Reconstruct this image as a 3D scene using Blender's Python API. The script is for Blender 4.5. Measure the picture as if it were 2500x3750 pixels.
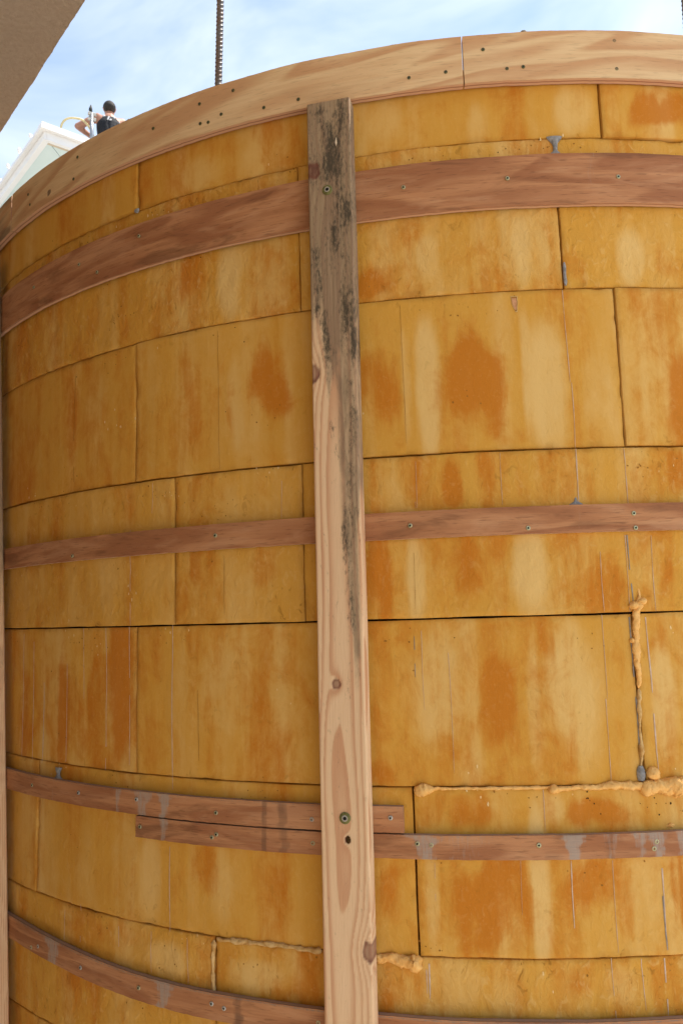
import bpy, bmesh, math, random
import numpy as np
from mathutils import Vector, Matrix

random.seed(7)
for o in list(bpy.data.objects):
    bpy.data.objects.remove(o, do_unlink=True)
scene = bpy.context.scene
COL = scene.collection
rad = math.radians

# ------------------------------------------------------------------ camera
CAM = Vector((-0.44094, -3.27139, 1.6))
cam_data = bpy.data.cameras.new('camera')
cam_data.sensor_fit = 'VERTICAL'
cam_data.sensor_height = 23.5
cam_data.sensor_width = 15.67
cam_data.lens = 18.0
cam_data.clip_start = 0.02
cam_data.clip_end = 2000
cam_data.dof.use_dof = True
cam_data.dof.focus_distance = 1.75
cam_data.dof.aperture_fstop = 8.0
cam = bpy.data.objects.new('camera', cam_data)
COL.objects.link(cam)
_p, _r = rad(7.194), rad(-1.722)
_cp, _sp, _c, _s = math.cos(_p), math.sin(_p), math.cos(_r), math.sin(_r)
_right = Vector((_c, -_sp * _s, _cp * _s))
_up = Vector((-_s, -_sp * _c, _cp * _c))
_fw = Vector((0, _cp, _sp))
cam.matrix_world = Matrix(((_right.x, _up.x, -_fw.x, CAM.x), (_right.y, _up.y, -_fw.y, CAM.y),
                           (_right.z, _up.z, -_fw.z, CAM.z), (0, 0, 0, 1)))
scene.camera = cam

# ------------------------------------------------------------------ sky, sun, exposure
SUN_EL = rad(66)
SUN_AZ = rad(12)          # angle from +X towards +Y
sun_dir = Vector((math.cos(SUN_EL) * math.cos(SUN_AZ), math.cos(SUN_EL) * math.sin(SUN_AZ), math.sin(SUN_EL)))
world = bpy.data.worlds.new('World')
scene.world = world
world.use_nodes = True
wn = world.node_tree
wn.nodes.clear()
def W(t, **kw):
    n = wn.nodes.new(t)
    for k, v in kw.items():
        setattr(n, k, v)
    return n
w_out = W('ShaderNodeOutputWorld')
w_bg = W('ShaderNodeBackground')
w_bg.inputs['Strength'].default_value = 0.12
w_sky = W('ShaderNodeTexSky', sky_type='NISHITA', sun_disc=False)
w_sky.sun_elevation = SUN_EL
w_sky.sun_rotation = rad(90) - SUN_AZ
w_sky.air_density = 1.0
w_sky.dust_density = 0.6
w_sky.ozone_density = 1.0
w_tc = W('ShaderNodeTexCoord')
w_map = W('ShaderNodeMapping')
w_map.inputs['Scale'].default_value = (1.0, 1.0, 1.7)
w_map.inputs['Rotation'].default_value = (0.1, 0.2, 0.35)
w_n1 = W('ShaderNodeTexNoise')
w_n1.inputs['Scale'].default_value = 2.7
w_n1.inputs['Detail'].default_value = 5.0
w_n1.inputs['Roughness'].default_value = 0.52
w_n1.inputs['Distortion'].default_value = 1.0
w_r1 = W('ShaderNodeValToRGB')
w_r1.color_ramp.elements[0].position = 0.42
w_r1.color_ramp.elements[1].position = 0.82
w_r1.color_ramp.elements[0].color = (0.20, 0.20, 0.20, 1)
w_r1.color_ramp.elements[1].color = (0.95, 0.95, 0.95, 1)
w_mix = W('ShaderNodeMix', data_type='RGBA')
w_mix.inputs['B'].default_value = (5.5, 5.8, 6.0, 1)
wl = wn.links.new
wl(w_tc.outputs['Generated'], w_map.inputs['Vector'])
wl(w_map.outputs['Vector'], w_n1.inputs['Vector'])
wl(w_n1.outputs['Fac'], w_r1.inputs['Fac'])
wl(w_r1.outputs['Color'], w_mix.inputs['Factor'])
w_tint = W('ShaderNodeMix', data_type='RGBA', blend_type='MULTIPLY')
w_tint.inputs['Factor'].default_value = 1.0
w_tint.inputs['B'].default_value = (0.90, 1.03, 1.07, 1)
wl(w_sky.outputs['Color'], w_tint.inputs['A'])
wl(w_tint.outputs['Result'], w_mix.inputs['A'])
wl(w_mix.outputs['Result'], w_bg.inputs['Color'])
wl(w_bg.outputs['Background'], w_out.inputs['Surface'])

sun_data = bpy.data.lights.new('sun', 'SUN')
sun_data.energy = 4.5
sun_data.angle = rad(0.53)
sun_data.color = (1.0, 0.95, 0.87)
sun = bpy.data.objects.new('sun', sun_data)
COL.objects.link(sun)
sun.rotation_euler = (-sun_dir).to_track_quat('-Z', 'Y').to_euler()
sun.location = (6, 3, 12)

scene.view_settings.view_transform = 'Standard'
scene.view_settings.look = 'None'
scene.view_settings.gamma = 1.0
scene.view_settings.exposure = 1.03
try:
    scene.view_settings.use_curve_mapping = False
except Exception:
    pass
scene.render.engine = 'CYCLES'
scene.render.resolution_x = 682
scene.render.resolution_y = 1024
scene.cycles.max_bounces = 6
scene.cycles.diffuse_bounces = 4
scene.cycles.glossy_bounces = 2

# ------------------------------------------------------------------ noise
def _hash(ix, iy, seed):
    h = (ix.astype(np.int64) * 374761393 + iy.astype(np.int64) * 668265263 + int(seed) * 974634777) & 0x7fffffff
    h = ((h ^ (h >> 13)) * 1274126177) & 0x7fffffff
    h = (h ^ (h >> 16)) & 0xffff
    return h / 65535.0
def vnoise(x, y, seed=0):
    x = np.asarray(x, float); y = np.asarray(y, float)
    ix, iy = np.floor(x), np.floor(y)
    fx, fy = x - ix, y - iy
    fx = fx * fx * fx * (fx * (fx * 6 - 15) + 10); fy = fy * fy * fy * (fy * (fy * 6 - 15) + 10)
    a = _hash(ix, iy, seed); b = _hash(ix + 1, iy, seed)
    c = _hash(ix, iy + 1, seed); d = _hash(ix + 1, iy + 1, seed)
    return (a * (1 - fx) + b * fx) * (1 - fy) + (c * (1 - fx) + d * fx) * fy
def fbm(x, y, seed=0, octv=4, gain=0.5):
    s, a, t = 0.0, 1.0, 0.0
    for k in range(octv):
        s = s + a * vnoise(np.asarray(x) * 2 ** k + 17.3 * k, np.asarray(y) * 2 ** k - 9.1 * k, seed + k * 31)
        t += a; a *= gain
    return s / t                    # 0..1
def sstep(a, b, x):
    t = np.clip((x - a) / (b - a), 0, 1)
    return t * t * (3 - 2 * t)

# ------------------------------------------------------------------ object helpers
def link(o, parent=None):
    COL.objects.link(o)
    if parent is not None:
        o.parent = parent
    return o
def empty(name, label=None, category=None, loc=(0, 0, 0), group=None):
    o = bpy.data.objects.new(name, None)
    o.empty_display_size = 0.2
    o.location = loc
    COL.objects.link(o)
    tag(o, label, category, group)
    return o
def tag(o, label=None, category=None, group=None, kind=None):
    if label: o['label'] = label
    if category: o['category'] = category
    if group: o['group'] = group
    if kind: o['kind'] = kind
    return o
def np_mesh(name, co, quads, attrs=None, smooth=True):
    """co (n,3); quads (m,4) int; attrs {name: (n,) or (n,3) or (n,4)}"""
    me = bpy.data.meshes.new(name)
    co = np.asarray(co, np.float32); quads = np.asarray(quads, np.int32)
    me.vertices.add(len(co)); me.vertices.foreach_set('co', co.ravel())
    me.loops.add(quads.size); me.loops.foreach_set('vertex_index', quads.ravel())
    me.polygons.add(len(quads))
    me.polygons.foreach_set('loop_start', np.arange(0, quads.size, 4, dtype=np.int32))
    try:
        me.polygons.foreach_set('loop_total', np.full(len(quads), 4, dtype=np.int32))
    except Exception:
        pass
    me.update(calc_edges=True)
    me.polygons.foreach_set('use_smooth', np.full(len(quads), smooth, dtype=bool))
    for k, v in (attrs or {}).items():
        v = np.asarray(v, np.float32)
        if v.ndim == 1:
            a = me.attributes.new(k, 'FLOAT', 'POINT'); a.data.foreach_set('value', v.ravel())
        elif v.shape[1] == 3:
            a = me.attributes.new(k, 'FLOAT_VECTOR', 'POINT'); a.data.foreach_set('vector', v.ravel())
        else:
            a = me.attributes.new(k, 'FLOAT_COLOR', 'POINT'); a.data.foreach_set('color', v.ravel())
    me.validate()
    return me
def grid_quads(nu, nv, wrap_u=False):
    i = np.arange(nu if wrap_u else nu - 1)[:, None]; j = np.arange(nv - 1)[None, :]
    i2 = (i + 1) % nu
    a = i * nv + j; b = i2 * nv + j; c = i2 * nv + j + 1; d = i * nv + j + 1
    return np.stack(np.broadcast_arrays(a, b, c, d), -1).reshape(-1, 4)
def obj(name, me, mat, parent=None):
    o = bpy.data.objects.new(name, me)
    if mat is not None:
        if len(me.materials) == 0:
            me.materials.append(mat)
    return link(o, parent)
def bm_obj(name, bm, mat, parent=None, smooth=False):
    me = bpy.data.meshes.new(name)
    bm.normal_update()
    bm.to_mesh(me); bm.free()
    for p in me.polygons:
        p.use_smooth = smooth
    return obj(name, me, mat, parent)
def bm_prism(bm, pts, z0, z1):
    """vertical prism over a convex footprint"""
    lo = [bm.verts.new((x, y, z0)) for x, y in pts]; hi = [bm.verts.new((x, y, z1)) for x, y in pts]
    n = len(pts)
    bm.faces.new(lo[::-1]); bm.faces.new(hi)
    for k in range(n):
        bm.faces.new((lo[k], lo[(k + 1) % n], hi[(k + 1) % n], hi[k]))
def bm_tube(bm, pts, radii, seg=10, cap=True):
    pts = [Vector(p) for p in pts]
    rings = []
    ref = Vector((0.13, 0.31, 0.94))
    for i, p in enumerate(pts):
        t = (pts[min(i + 1, len(pts) - 1)] - pts[max(i - 1, 0)]).normalized()
        a = t.cross(ref)
        if a.length < 0.05: a = t.cross(Vector((1, 0, 0)))
        a.normalize(); b = t.cross(a)
        r = radii[i] if hasattr(radii, '__len__') else radii
        rings.append([bm.verts.new(p + (a * math.cos(2 * math.pi * k / seg) + b * math.sin(2 * math.pi * k / seg)) * r) for k in range(seg)])
    for i in range(len(rings) - 1):
        for k in range(seg):
            bm.faces.new((rings[i][k], rings[i][(k + 1) % seg], rings[i + 1][(k + 1) % seg], rings[i + 1][k]))
    if cap:
        bm.faces.new(rings[0][::-1]); bm.faces.new(rings[-1])

# ------------------------------------------------------------------ material helpers
class Mat:
    def __init__(s, name):
        s.m = bpy.data.materials.new(name); s.m.use_nodes = True
        s.t = s.m.node_tree; s.t.nodes.clear()
        s.out = s.n('ShaderNodeOutputMaterial'); s.b = s.n('ShaderNodeBsdfPrincipled')
        s.l(s.b.outputs[0], s.out.inputs['Surface'])
    def n(s, t, **kw):
        nd = s.t.nodes.new(t)
        for k, v in kw.items(): setattr(nd, k, v)
        return nd
    def l(s, a, b): s.t.links.new(a, b)
    def put(s, v, inp):
        if hasattr(v, 'links') or hasattr(v, 'is_linked'): s.l(v, inp)
        else: inp.default_value = v
    def attr(s, name, out='Fac'): return s.n('ShaderNodeAttribute', attribute_name=name).outputs[out]
    def sep(s, v):
        nd = s.n('ShaderNodeSeparateColor'); s.l(v, nd.inputs[0]); return nd.outputs
    def math(s, op, a, b=0.0, clamp=False):
        nd = s.n('ShaderNodeMath', operation=op, use_clamp=clamp); s.put(a, nd.inputs[0]); s.put(b, nd.inputs[1]); return nd.outputs[0]
    def mapr(s, v, a, b, c=0.0, d=1.0, interp='SMOOTHSTEP'):
        nd = s.n('ShaderNodeMapRange', interpolation_type=interp); s.put(v, nd.inputs['Value'])
        for k, x in zip(('From Min', 'From Max', 'To Min', 'To Max'), (a, b, c, d)): s.put(x, nd.inputs[k])
        return nd.outputs[0]
    def vec(s, v, scale=(1, 1, 1), loc=None):
        nd = s.n('ShaderNodeMapping'); s.l(v, nd.inputs['Vector']); nd.inputs['Scale'].default_value = scale
        if loc is not None: s.put(loc, nd.inputs['Location'])
        return nd.outputs[0]
    def noise(s, v, scale, detail=4.0, rough=0.55, dist=0.0, out='Fac'):
        nd = s.n('ShaderNodeTexNoise'); 
        if v is not None: s.l(v, nd.inputs['Vector'])
        nd.inputs['Scale'].default_value = scale; nd.inputs['Detail'].default_value = detail
        nd.inputs['Roughness'].default_value = rough; nd.inputs['Distortion'].default_value = dist
        return nd.outputs[out]
    def mix(s, f, a, b, mode='MIX'):
        nd = s.n('ShaderNodeMix', data_type='RGBA', blend_type=mode); s.put(f, nd.inputs['Factor'])
        for v, k in ((a, 'A'), (b, 'B')):
            if isinstance(v, tuple): nd.inputs[k].default_value = v + (1,) if len(v) == 3 else v
            else: s.l(v, nd.inputs[k])
        return nd.outputs['Result']
    def bump(s, h, dist=0.002, strength=1.0, normal=None):
        nd = s.n('ShaderNodeBump'); s.l(h, nd.inputs['Height']); nd.inputs['Distance'].default_value = dist
        nd.inputs['Strength'].default_value = strength
        if normal is not None: s.l(normal, nd.inputs['Normal'])
        return nd.outputs[0]
    def done(s, color, rough=0.7, spec=0.3, normal=None, metal=0.0):
        if isinstance(color, tuple): s.b.inputs['Base Color'].default_value = color + (1,)
        else: s.l(color, s.b.inputs['Base Color'])
        s.put(rough, s.b.inputs['Roughness']); s.put(spec, s.b.inputs['Specular IOR Level']); s.put(metal, s.b.inputs['Metallic'])
        if normal is not None: s.l(normal, s.b.inputs['Normal'])
        return s.m

# ================================================================== materials
def foam_material():
    m = Mat('foam_block_skin')
    uv = m.attr('uvm', 'Vector')
    nd = m.n('ShaderNodeAttribute', attribute_name='fc')
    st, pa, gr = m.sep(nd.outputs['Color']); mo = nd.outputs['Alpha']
    streak = m.noise(m.vec(uv, (1, 0.085, 1)), 30, 4, 0.62, 0.3)
    streak2 = m.noise(m.vec(uv, (1, 0.16, 1)), 110, 3, 0.6, 0.3)
    blotch = m.noise(m.vec(uv, (1, 0.6, 1)), 9, 4, 0.62, 0.9)
    mid = m.noise(m.vec(uv, (1, 0.62, 1)), 21, 5, 0.72, 0.5)
    fine = m.noise(uv, 170, 2, 0.65)
    fleck = m.noise(m.vec(uv, (1, 0.62, 1)), 68, 3, 0.62, 0.7)
    s0 = m.math('SUBTRACT', streak, 0.5); b0 = m.math('SUBTRACT', blotch, 0.5)
    w1 = m.math('ADD', m.math('MULTIPLY', s0, 0.62), m.math('MULTIPLY', b0, 0.75))
    md = m.math('SUBTRACT', mid, 0.5)
    w1 = m.math('ADD', w1, m.math('MULTIPLY', md, 0.55))
    w2 = m.math('ADD', w1, m.math('ADD', m.math('MULTIPLY', md, 0.75), m.math('MULTIPLY', s0, 0.45)))
    stain = m.mapr(m.math('ADD', st, w2), 0.18, 0.98, 0.0, 1.0)
    pale = m.mapr(m.math('SUBTRACT', pa, m.math('MULTIPLY', w1, 0.8)), 0.12, 0.95, 0.0, 1.0)
    c = m.mix(blotch, (0.595, 0.278, 0.034), (0.640, 0.340, 0.064))
    c = m.mix(m.math('MULTIPLY', pale, 0.9), c, (0.715, 0.455, 0.160))
    c = m.mix(m.math('MULTIPLY', stain, 0.80), c, (0.500, 0.148, 0.009))
    fl = m.math('MULTIPLY', m.mapr(fleck, 0.54, 0.72), mo)
    c = m.mix(m.math('MULTIPLY', fl, 0.34), c, (0.76, 0.50, 0.19))
    pit = m.math('MULTIPLY', m.mapr(fleck, 0.40, 0.30), m.math('ADD', m.math('MULTIPLY', mo, 0.75), m.math('MULTIPLY', gr, 0.8)))
    pit = m.math('MULTIPLY', pit, m.mapr(blotch, 0.40, 0.60))
    c = m.mix(m.math('MULTIPLY', pit, 0.75), c, (0.26, 0.110, 0.012))
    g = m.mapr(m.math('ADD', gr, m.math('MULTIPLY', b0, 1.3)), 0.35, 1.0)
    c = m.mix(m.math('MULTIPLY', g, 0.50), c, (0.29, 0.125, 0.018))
    c = m.mix(m.mapr(gr, 1.05, 1.5), c, (0.035, 0.020, 0.010))  # near-black painted on joint walls as deep shade
    c = m.mix(m.mapr(streak2, 0.58, 0.74, 0.0, 0.10), c, (0.46, 0.165, 0.012))
    c = m.mix(m.mapr(fine, 0.55, 0.8, 0.0, 0.14), c, (0.78, 0.50, 0.17))
    h = m.math('ADD', m.math('MULTIPLY', fine, 0.05), m.math('MULTIPLY', fleck, m.math('ADD', m.math('MULTIPLY', mo, 0.80), 0.06)))
    nrm = m.bump(h, 0.006, 0.7)
    rough = m.mapr(blotch, 0.3, 0.7, 0.50, 0.68)
    return m.done(c, rough, 0.07, nrm)

def pine_material():
    m = Mat('pine_lumber')
    uv = m.attr('uvm', 'Vector')
    nd = m.n('ShaderNodeAttribute', attribute_name='wd')
    late, wea, mold = m.sep(nd.outputs['Color']); knot = nd.outputs['Alpha']
    fib = m.noise(m.vec(uv, (1, 0.025, 1)), 900, 3, 0.6)
    fib2 = m.noise(m.vec(uv, (1, 0.06, 1)), 240, 3, 0.6)
    spot = m.noise(m.vec(uv, (1, 0.36, 1)), 230, 4, 0.75)
    spot2 = m.noise(m.vec(uv, (1, 0.30, 1)), 60, 4, 0.65, 0.5)
    c = m.mix(fib2, (0.74, 0.480, 0.265), (0.80, 0.545, 0.320))
    c = m.mix(m.math('MULTIPLY', late, 0.95), c, (0.57, 0.275, 0.135))
    c = m.mix(m.mapr(fib, 0.55, 0.8, 0, 0.22), c, (0.42, 0.21, 0.10))
    wgrey = m.mix(fib2, (0.200, 0.130, 0.070), (0.42, 0.290, 0.168))
    wgrey = m.mix(m.math('MULTIPLY', late, 0.45), wgrey, (0.22, 0.12, 0.075))
    wf = m.mapr(m.math('ADD', wea, m.math('MULTIPLY', m.math('SUBTRACT', spot2, 0.5), 0.8)), 0.15, 0.75)
    c = m.mix(m.math('MULTIPLY', wf, 0.94), c, wgrey)
    mf = m.mapr(m.math('ADD', mold, m.math('ADD', m.math('MULTIPLY', m.math('SUBTRACT', spot, 0.5), 2.3), m.math('MULTIPLY', m.math('SUBTRACT', spot2, 0.5), 1.2))), 0.22, 1.05)
    c = m.mix(m.math('MULTIPLY', mf, 0.90), c, (0.052, 0.042, 0.026))
    kc = m.mix(spot2, (0.10, 0.030, 0.020), (0.23, 0.070, 0.040))
    c = m.mix(knot, c, kc)
    h = m.math('ADD', fib, m.math('MULTIPLY', late, 0.25))
    return m.done(c, 0.72, 0.25, m.bump(h, 0.0012, 0.8))

def ply_material(name, pale, dark, lite, cath, wear, fibre=0.62, bs=8.5, rot=0.0):
    m = Mat(name)
    uv = m.attr('uvm', 'Vector')
    nd = m.n('ShaderNodeAttribute', attribute_name='hp')
    slur, dust, dk = m.sep(nd.outputs['Color']); edge = nd.outputs['Alpha']
    rv_ = m.n('ShaderNodeMapping'); m.l(uv, rv_.inputs['Vector']); rv_.inputs['Rotation'].default_value = (0, 0, rot)
    big = m.noise(m.vec(rv_.outputs[0], (0.16, 1, 1)), bs, 2, 0.45, 0.25)
    band = m.math('FRACT', m.math('MULTIPLY', big, cath))
    band = m.math('MULTIPLY', m.mapr(band, 0.10, 0.72), m.mapr(band, 0.98, 0.82))
    fib = m.noise(m.vec(uv, (0.02, 1, 1)), 420, 2, 0.6)
    fib2 = m.noise(m.vec(uv, (0.045, 1, 1)), 110, 3, 0.62)
    pore = m.noise(m.vec(uv, (0.10, 1, 1)), 320, 2, 0.5)
    bl = m.noise(m.vec(uv, (0.22, 1, 1)), 20, 4, 0.62, 0.7)
    c = m.mix(band, pale, dark)
    c = m.mix(m.mapr(fib2, 0.42, 0.60, 0, fibre), c, dark)
    c = m.mix(m.mapr(bl, 0.48, 0.68, 0, fibre * 0.8), c, lite)
    c = m.mix(m.mapr(pore, 0.58, 0.70, 0, fibre * 0.85), c, tuple(x * 0.45 for x in dark))
    c = m.mix(m.math('MULTIPLY', m.mapr(bl, 0.46, 0.30), wear), c, tuple(x * 0.42 for x in dark))
    c = m.mix(m.math('MULTIPLY', m.mapr(m.math('ADD', dk, m.math('MULTIPLY', m.math('SUBTRACT', bl, 0.5), 0.8)), 0.3, 0.8), 0.75), c, (0.10, 0.050, 0.030))
    vs = m.noise(m.vec(uv, (1, 0.12, 1)), 240, 4, 0.65)
    sf = m.mapr(m.math('ADD', slur, m.math('MULTIPLY', m.math('SUBTRACT', vs, 0.5), 1.5)), 0.30, 1.0)
    c = m.mix(m.math('MULTIPLY', sf, 0.70), c, (0.36, 0.305, 0.25))
    df = m.mapr(m.math('ADD', dust, m.math('MULTIPLY', m.math('SUBTRACT', vs, 0.5), 0.8)), 0.35, 0.8)
    c = m.mix(m.math('MULTIPLY', df, 0.85), c, (0.20, 0.165, 0.130))
    z = m.n('ShaderNodeSeparateXYZ'); m.l(uv, z.inputs[0])
    lam = m.mapr(m.math('PINGPONG', z.outputs[2], 0.0048), 0.0008, 0.0022)
    ec = m.mix(lam, (0.34, 0.155, 0.085), (0.60, 0.36, 0.22))
    c = m.mix(edge, c, ec)
    h = fib
    return m.done(c, 0.7, 0.25, m.bump(h, 0.0010, 0.8))

def simple(name, ca, cb, scale, rough=0.7, spec=0.3, bump=0.0, metal=0.0, detail=5):
    m = Mat(name)
    tc = m.n('ShaderNodeTexCoord').outputs['Object']
    f = m.noise(tc, scale, detail, 0.6, 0.2)
    c = m.mix(m.mapr(f, 0.3, 0.7), ca, cb)
    n = m.bump(f, bump, 0.9) if bump else None
    return m.done(c, rough, spec, n, metal)

def stucco_material():
    m = Mat('beige_stucco')
    tc = m.n('ShaderNodeTexCoord').outputs['Object']
    a = m.noise(tc, 95, 4, 0.65); b = m.noise(tc, 3, 4, 0.55); g = m.noise(tc, 260, 3, 0.6)
    c = m.mix(b, (0.44, 0.345, 0.255), (0.50, 0.395, 0.295))
    c = m.mix(m.mapr(a, 0.35, 0.65, 0.0, 0.35), c, (0.35, 0.265, 0.19))
    h = m.math('ADD', m.math('MULTIPLY', a, 0.8), m.math('MULTIPLY', g, 0.4))
    return m.done(c, 0.9, 0.15, m.bump(h, 0.006, 1.0))

def ground_material():
    m = Mat('pale_concrete_ground')
    tc = m.n('ShaderNodeTexCoord').outputs['Object']
    a = m.noise(tc, 0.9, 6, 0.6); b = m.noise(tc, 40, 4, 0.6)
    c = m.mix(a, (0.42, 0.38, 0.33), (0.55, 0.51, 0.45))
    c = m.mix(m.mapr(b, 0.4, 0.7, 0, 0.3), c, (0.34, 0.30, 0.26))
    return m.done(c, 0.9, 0.2, m.bump(b, 0.004, 0.7))

def steel_material():
    m = Mat('rusty_rebar_steel')
    tc = m.n('ShaderNodeTexCoord').outputs['Object']
    a = m.noise(tc, 40, 5, 0.65); b = m.noise(tc, 300, 3, 0.6)
    c = m.mix(m.mapr(a, 0.38, 0.62), (0.115, 0.108, 0.104), (0.12, 0.078, 0.055))
    return m.done(c, m.mapr(b, 0.3, 0.7, 0.35, 0.6), 0.5, m.bump(b, 0.0006, 0.6), 0.35)

M = {}
M['foam'] = foam_material()
M['pine'] = pine_material()
M['rim'] = ply_material('pale_plywood', (0.720, 0.495, 0.262), (0.570, 0.315, 0.148), (0.765, 0.545, 0.305), 7.0, 0.10, 0.30, 7.5, -0.16)
M['hoop'] = ply_material('red_brown_plywood', (0.475, 0.215, 0.092), (0.335, 0.130, 0.052), (0.590, 0.318, 0.160), 7.0, 0.55, 0.52)
M['core'] = simple('dark_core', (0.04, 0.03, 0.02), (0.06, 0.045, 0.03), 12)
M['bead'] = simple('cured_spray_foam', (0.80, 0.405, 0.100), (0.86, 0.49, 0.155), 75, 0.5, 0.3, 0.006)
M['oldbead'] = simple('scraped_spray_foam', (0.46, 0.235, 0.060), (0.70, 0.47, 0.20), 55, 0.75, 0.2, 0.004)
M['mortar'] = simple('grey_mortar', (0.20, 0.19, 0.18), (0.34, 0.325, 0.31), 120, 0.9, 0.2, 0.002)
M['crumb'] = simple('dark_mortar_crumbs', (0.055, 0.045, 0.035), (0.20, 0.17, 0.13), 90, 0.9, 0.2, 0.003)
M['drip'] = simple('pale_slurry', (0.52, 0.345, 0.215), (0.64, 0.48, 0.37), 60, 0.8, 0.2)
M['greydrip'] = simple('grey_slurry', (0.20, 0.165, 0.130), (0.33, 0.285, 0.24), 60, 0.8, 0.2)
M['zinc'] = simple('yellow_zinc', (0.30, 0.27, 0.13), (0.46, 0.42, 0.26), 400, 0.38, 0.5, 0, 0.6)
M['zincgrey'] = simple('grey_zinc', (0.36, 0.34, 0.30), (0.52, 0.49, 0.43), 400, 0.38, 0.5, 0, 0.6)
M['olive'] = simple('olive_zinc', (0.115, 0.110, 0.028), (0.20, 0.19, 0.06), 300, 0.42, 0.5, 0, 0.4)
M['black'] = simple('dark_recess', (0.008, 0.010, 0.009), (0.02, 0.022, 0.02), 300, 0.6, 0.3)
M['hole'] = simple('dark_pit', (0.035, 0.018, 0.006), (0.07, 0.035, 0.01), 200, 0.9, 0.1)
M['stucco'] = stucco_material()
M['ground'] = ground_material()
M['steel'] = steel_material()
M['white'] = simple('white_trim_paint', (0.74, 0.75, 0.76), (0.80, 0.81, 0.82), 2, 0.5, 0.4)
M['mint'] = simple('mint_soffit_paint', (0.56, 0.67, 0.68), (0.60, 0.71, 0.72), 2, 0.6, 0.3)
M['vent'] = simple('tan_vent_strip', (0.48, 0.40, 0.30), (0.56, 0.47, 0.36), 8, 0.7, 0.2)
M['roof'] = simple('white_roof_metal', (0.70, 0.70, 0.70), (0.78, 0.78, 0.78), 3, 0.5, 0.3)
M['bulb'] = simple('white_bulb', (0.85, 0.85, 0.82), (0.9, 0.9, 0.88), 20, 0.25, 0.6)
M['skin'] = simple('tanned_skin', (0.33, 0.155, 0.095), (0.42, 0.205, 0.135), 14, 0.55, 0.35)
M['hair'] = simple('short_dark_hair', (0.014, 0.011, 0.009), (0.035, 0.026, 0.020), 120, 0.7, 0.3, 0.006)
M['shirt'] = simple('black_tank_cloth', (0.012, 0.012, 0.014), (0.030, 0.030, 0.034), 30, 0.8, 0.2, 0.01)
M['shirtwhite'] = simple('white_print', (0.60, 0.60, 0.62), (0.72, 0.72, 0.74), 30, 0.8, 0.2)
M['shorts'] = simple('khaki_cloth', (0.16, 0.13, 0.09), (0.21, 0.17, 0.12), 30, 0.85, 0.2)
M['boot'] = simple('brown_boot', (0.05, 0.03, 0.02), (0.08, 0.05, 0.03), 30, 0.6, 0.3)
M['tube'] = simple('galvanised_tube', (0.24, 0.25, 0.27), (0.34, 0.35, 0.37), 30, 0.4, 0.5, 0, 0.5)
M['hose'] = simple('yellow_hose', (0.58, 0.47, 0.22), (0.66, 0.55, 0.30), 20, 0.45, 0.4)
M['crack'] = simple('dark_hairline', (0.24, 0.100, 0.016), (0.34, 0.155, 0.028), 60, 0.9, 0.1)
M['tear'] = simple('pink_torn_foam', (0.50, 0.24, 0.11), (0.60, 0.31, 0.16), 150, 0.9, 0.1)
M['nick'] = simple('pale_foam_nick', (0.74, 0.50, 0.20), (0.80, 0.60, 0.32), 90, 0.8, 0.2)

# ================================================================== setting
def plane_obj(name, size, z, mat):
    bm = bmesh.new()
    n = 24
    bmesh.ops.create_grid(bm, x_segments=n, y_segments=n, size=size)
    for v in bm.verts: v.co.z = z
    return bm_obj(name, bm, mat)
tag(plane_obj('ground', 400, 0.0, M['ground']), kind='structure')

# beige stucco house whose overhang reaches over the camera
EA = Vector((-0.6428, 0.7660, 0)); NL = Vector((-0.7660, -0.6428, 0))
SP = Vector((CAM.x - 0.528, CAM.y + 1.569, 0))
house = empty('stucco_house', 'beige stucco house overhang at upper left, seen from below', 'house', (SP.x, SP.y, 0))
def hp(t, n): return (EA.x * t + NL.x * n, EA.y * t + NL.y * n)
T0, T1 = -2.3, 8.0
def rough_slab():
    nt, ns = 1300, 26
    t = np.linspace(T0, T1, nt)
    prof = [(0.0, 0.26), (0.0, 0.0)] + [(x, 0.0) for x in np.linspace(0.02, 1.17, ns)]
    prof = np.array(prof)
    tt, k = np.meshgrid(t, np.arange(len(prof)), indexing='ij')
    n = prof[k, 0]; z = prof[k, 1] + 2.95
    w = fbm(tt * 60, k * 0.0 + 3.3, 5, 3, 0.8) - 0.5
    n = n + np.where(k <= 1, w * 0.0028, 0)
    z = z + np.where(k >= 1, (fbm(tt * 9, n * 9, 9, 3) - 0.5) * 0.006, 0)
    co = np.stack([EA.x * tt + NL.x * n, EA.y * tt + NL.y * n, z], -1).reshape(-1, 3)
    return np_mesh('overhang', co, grid_quads(nt, len(prof)), smooth=False)
ov = obj('overhang', rough_slab(), M['stucco'], house)
bm = bmesh.new(); bm_prism(bm, [hp(T0, 0.012), hp(T1, 0.012), hp(T1, 6), hp(T0, 6)], 3.0, 3.22); bm_obj('roof', bm, M['stucco'], house)
bm = bmesh.new(); bm_prism(bm, [hp(T0 + 0.1, 0.35), hp(T1 - 0.1, 0.35), hp(T1 - 0.1, 5.8), hp(T0 + 0.1, 5.8)], 3.225, 9.0); bm_obj('sky_block_wall', bm, M['stucco'], house)  # unseen upper storey, added to block skylight from the left
bm = bmesh.new(); bm_prism(bm, [hp(T0 + 0.3, 1.15), hp(T1 - 0.3, 1.15), hp(T1 - 0.3, 5.6), hp(T0 + 0.3, 5.6)], 0, 2.98); bm_obj('wall', bm, M['stucco'], house)

# ================================================================== round tank
R = 1.80097
tank = empty('round_tank_form', 'round orange foam block tank wall bound with plywood hoops', 'tank form')
D2R = math.pi / 180
def P(th, z, r): return (r * math.sin(th * D2R), -r * math.cos(th * D2R), z)

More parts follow.
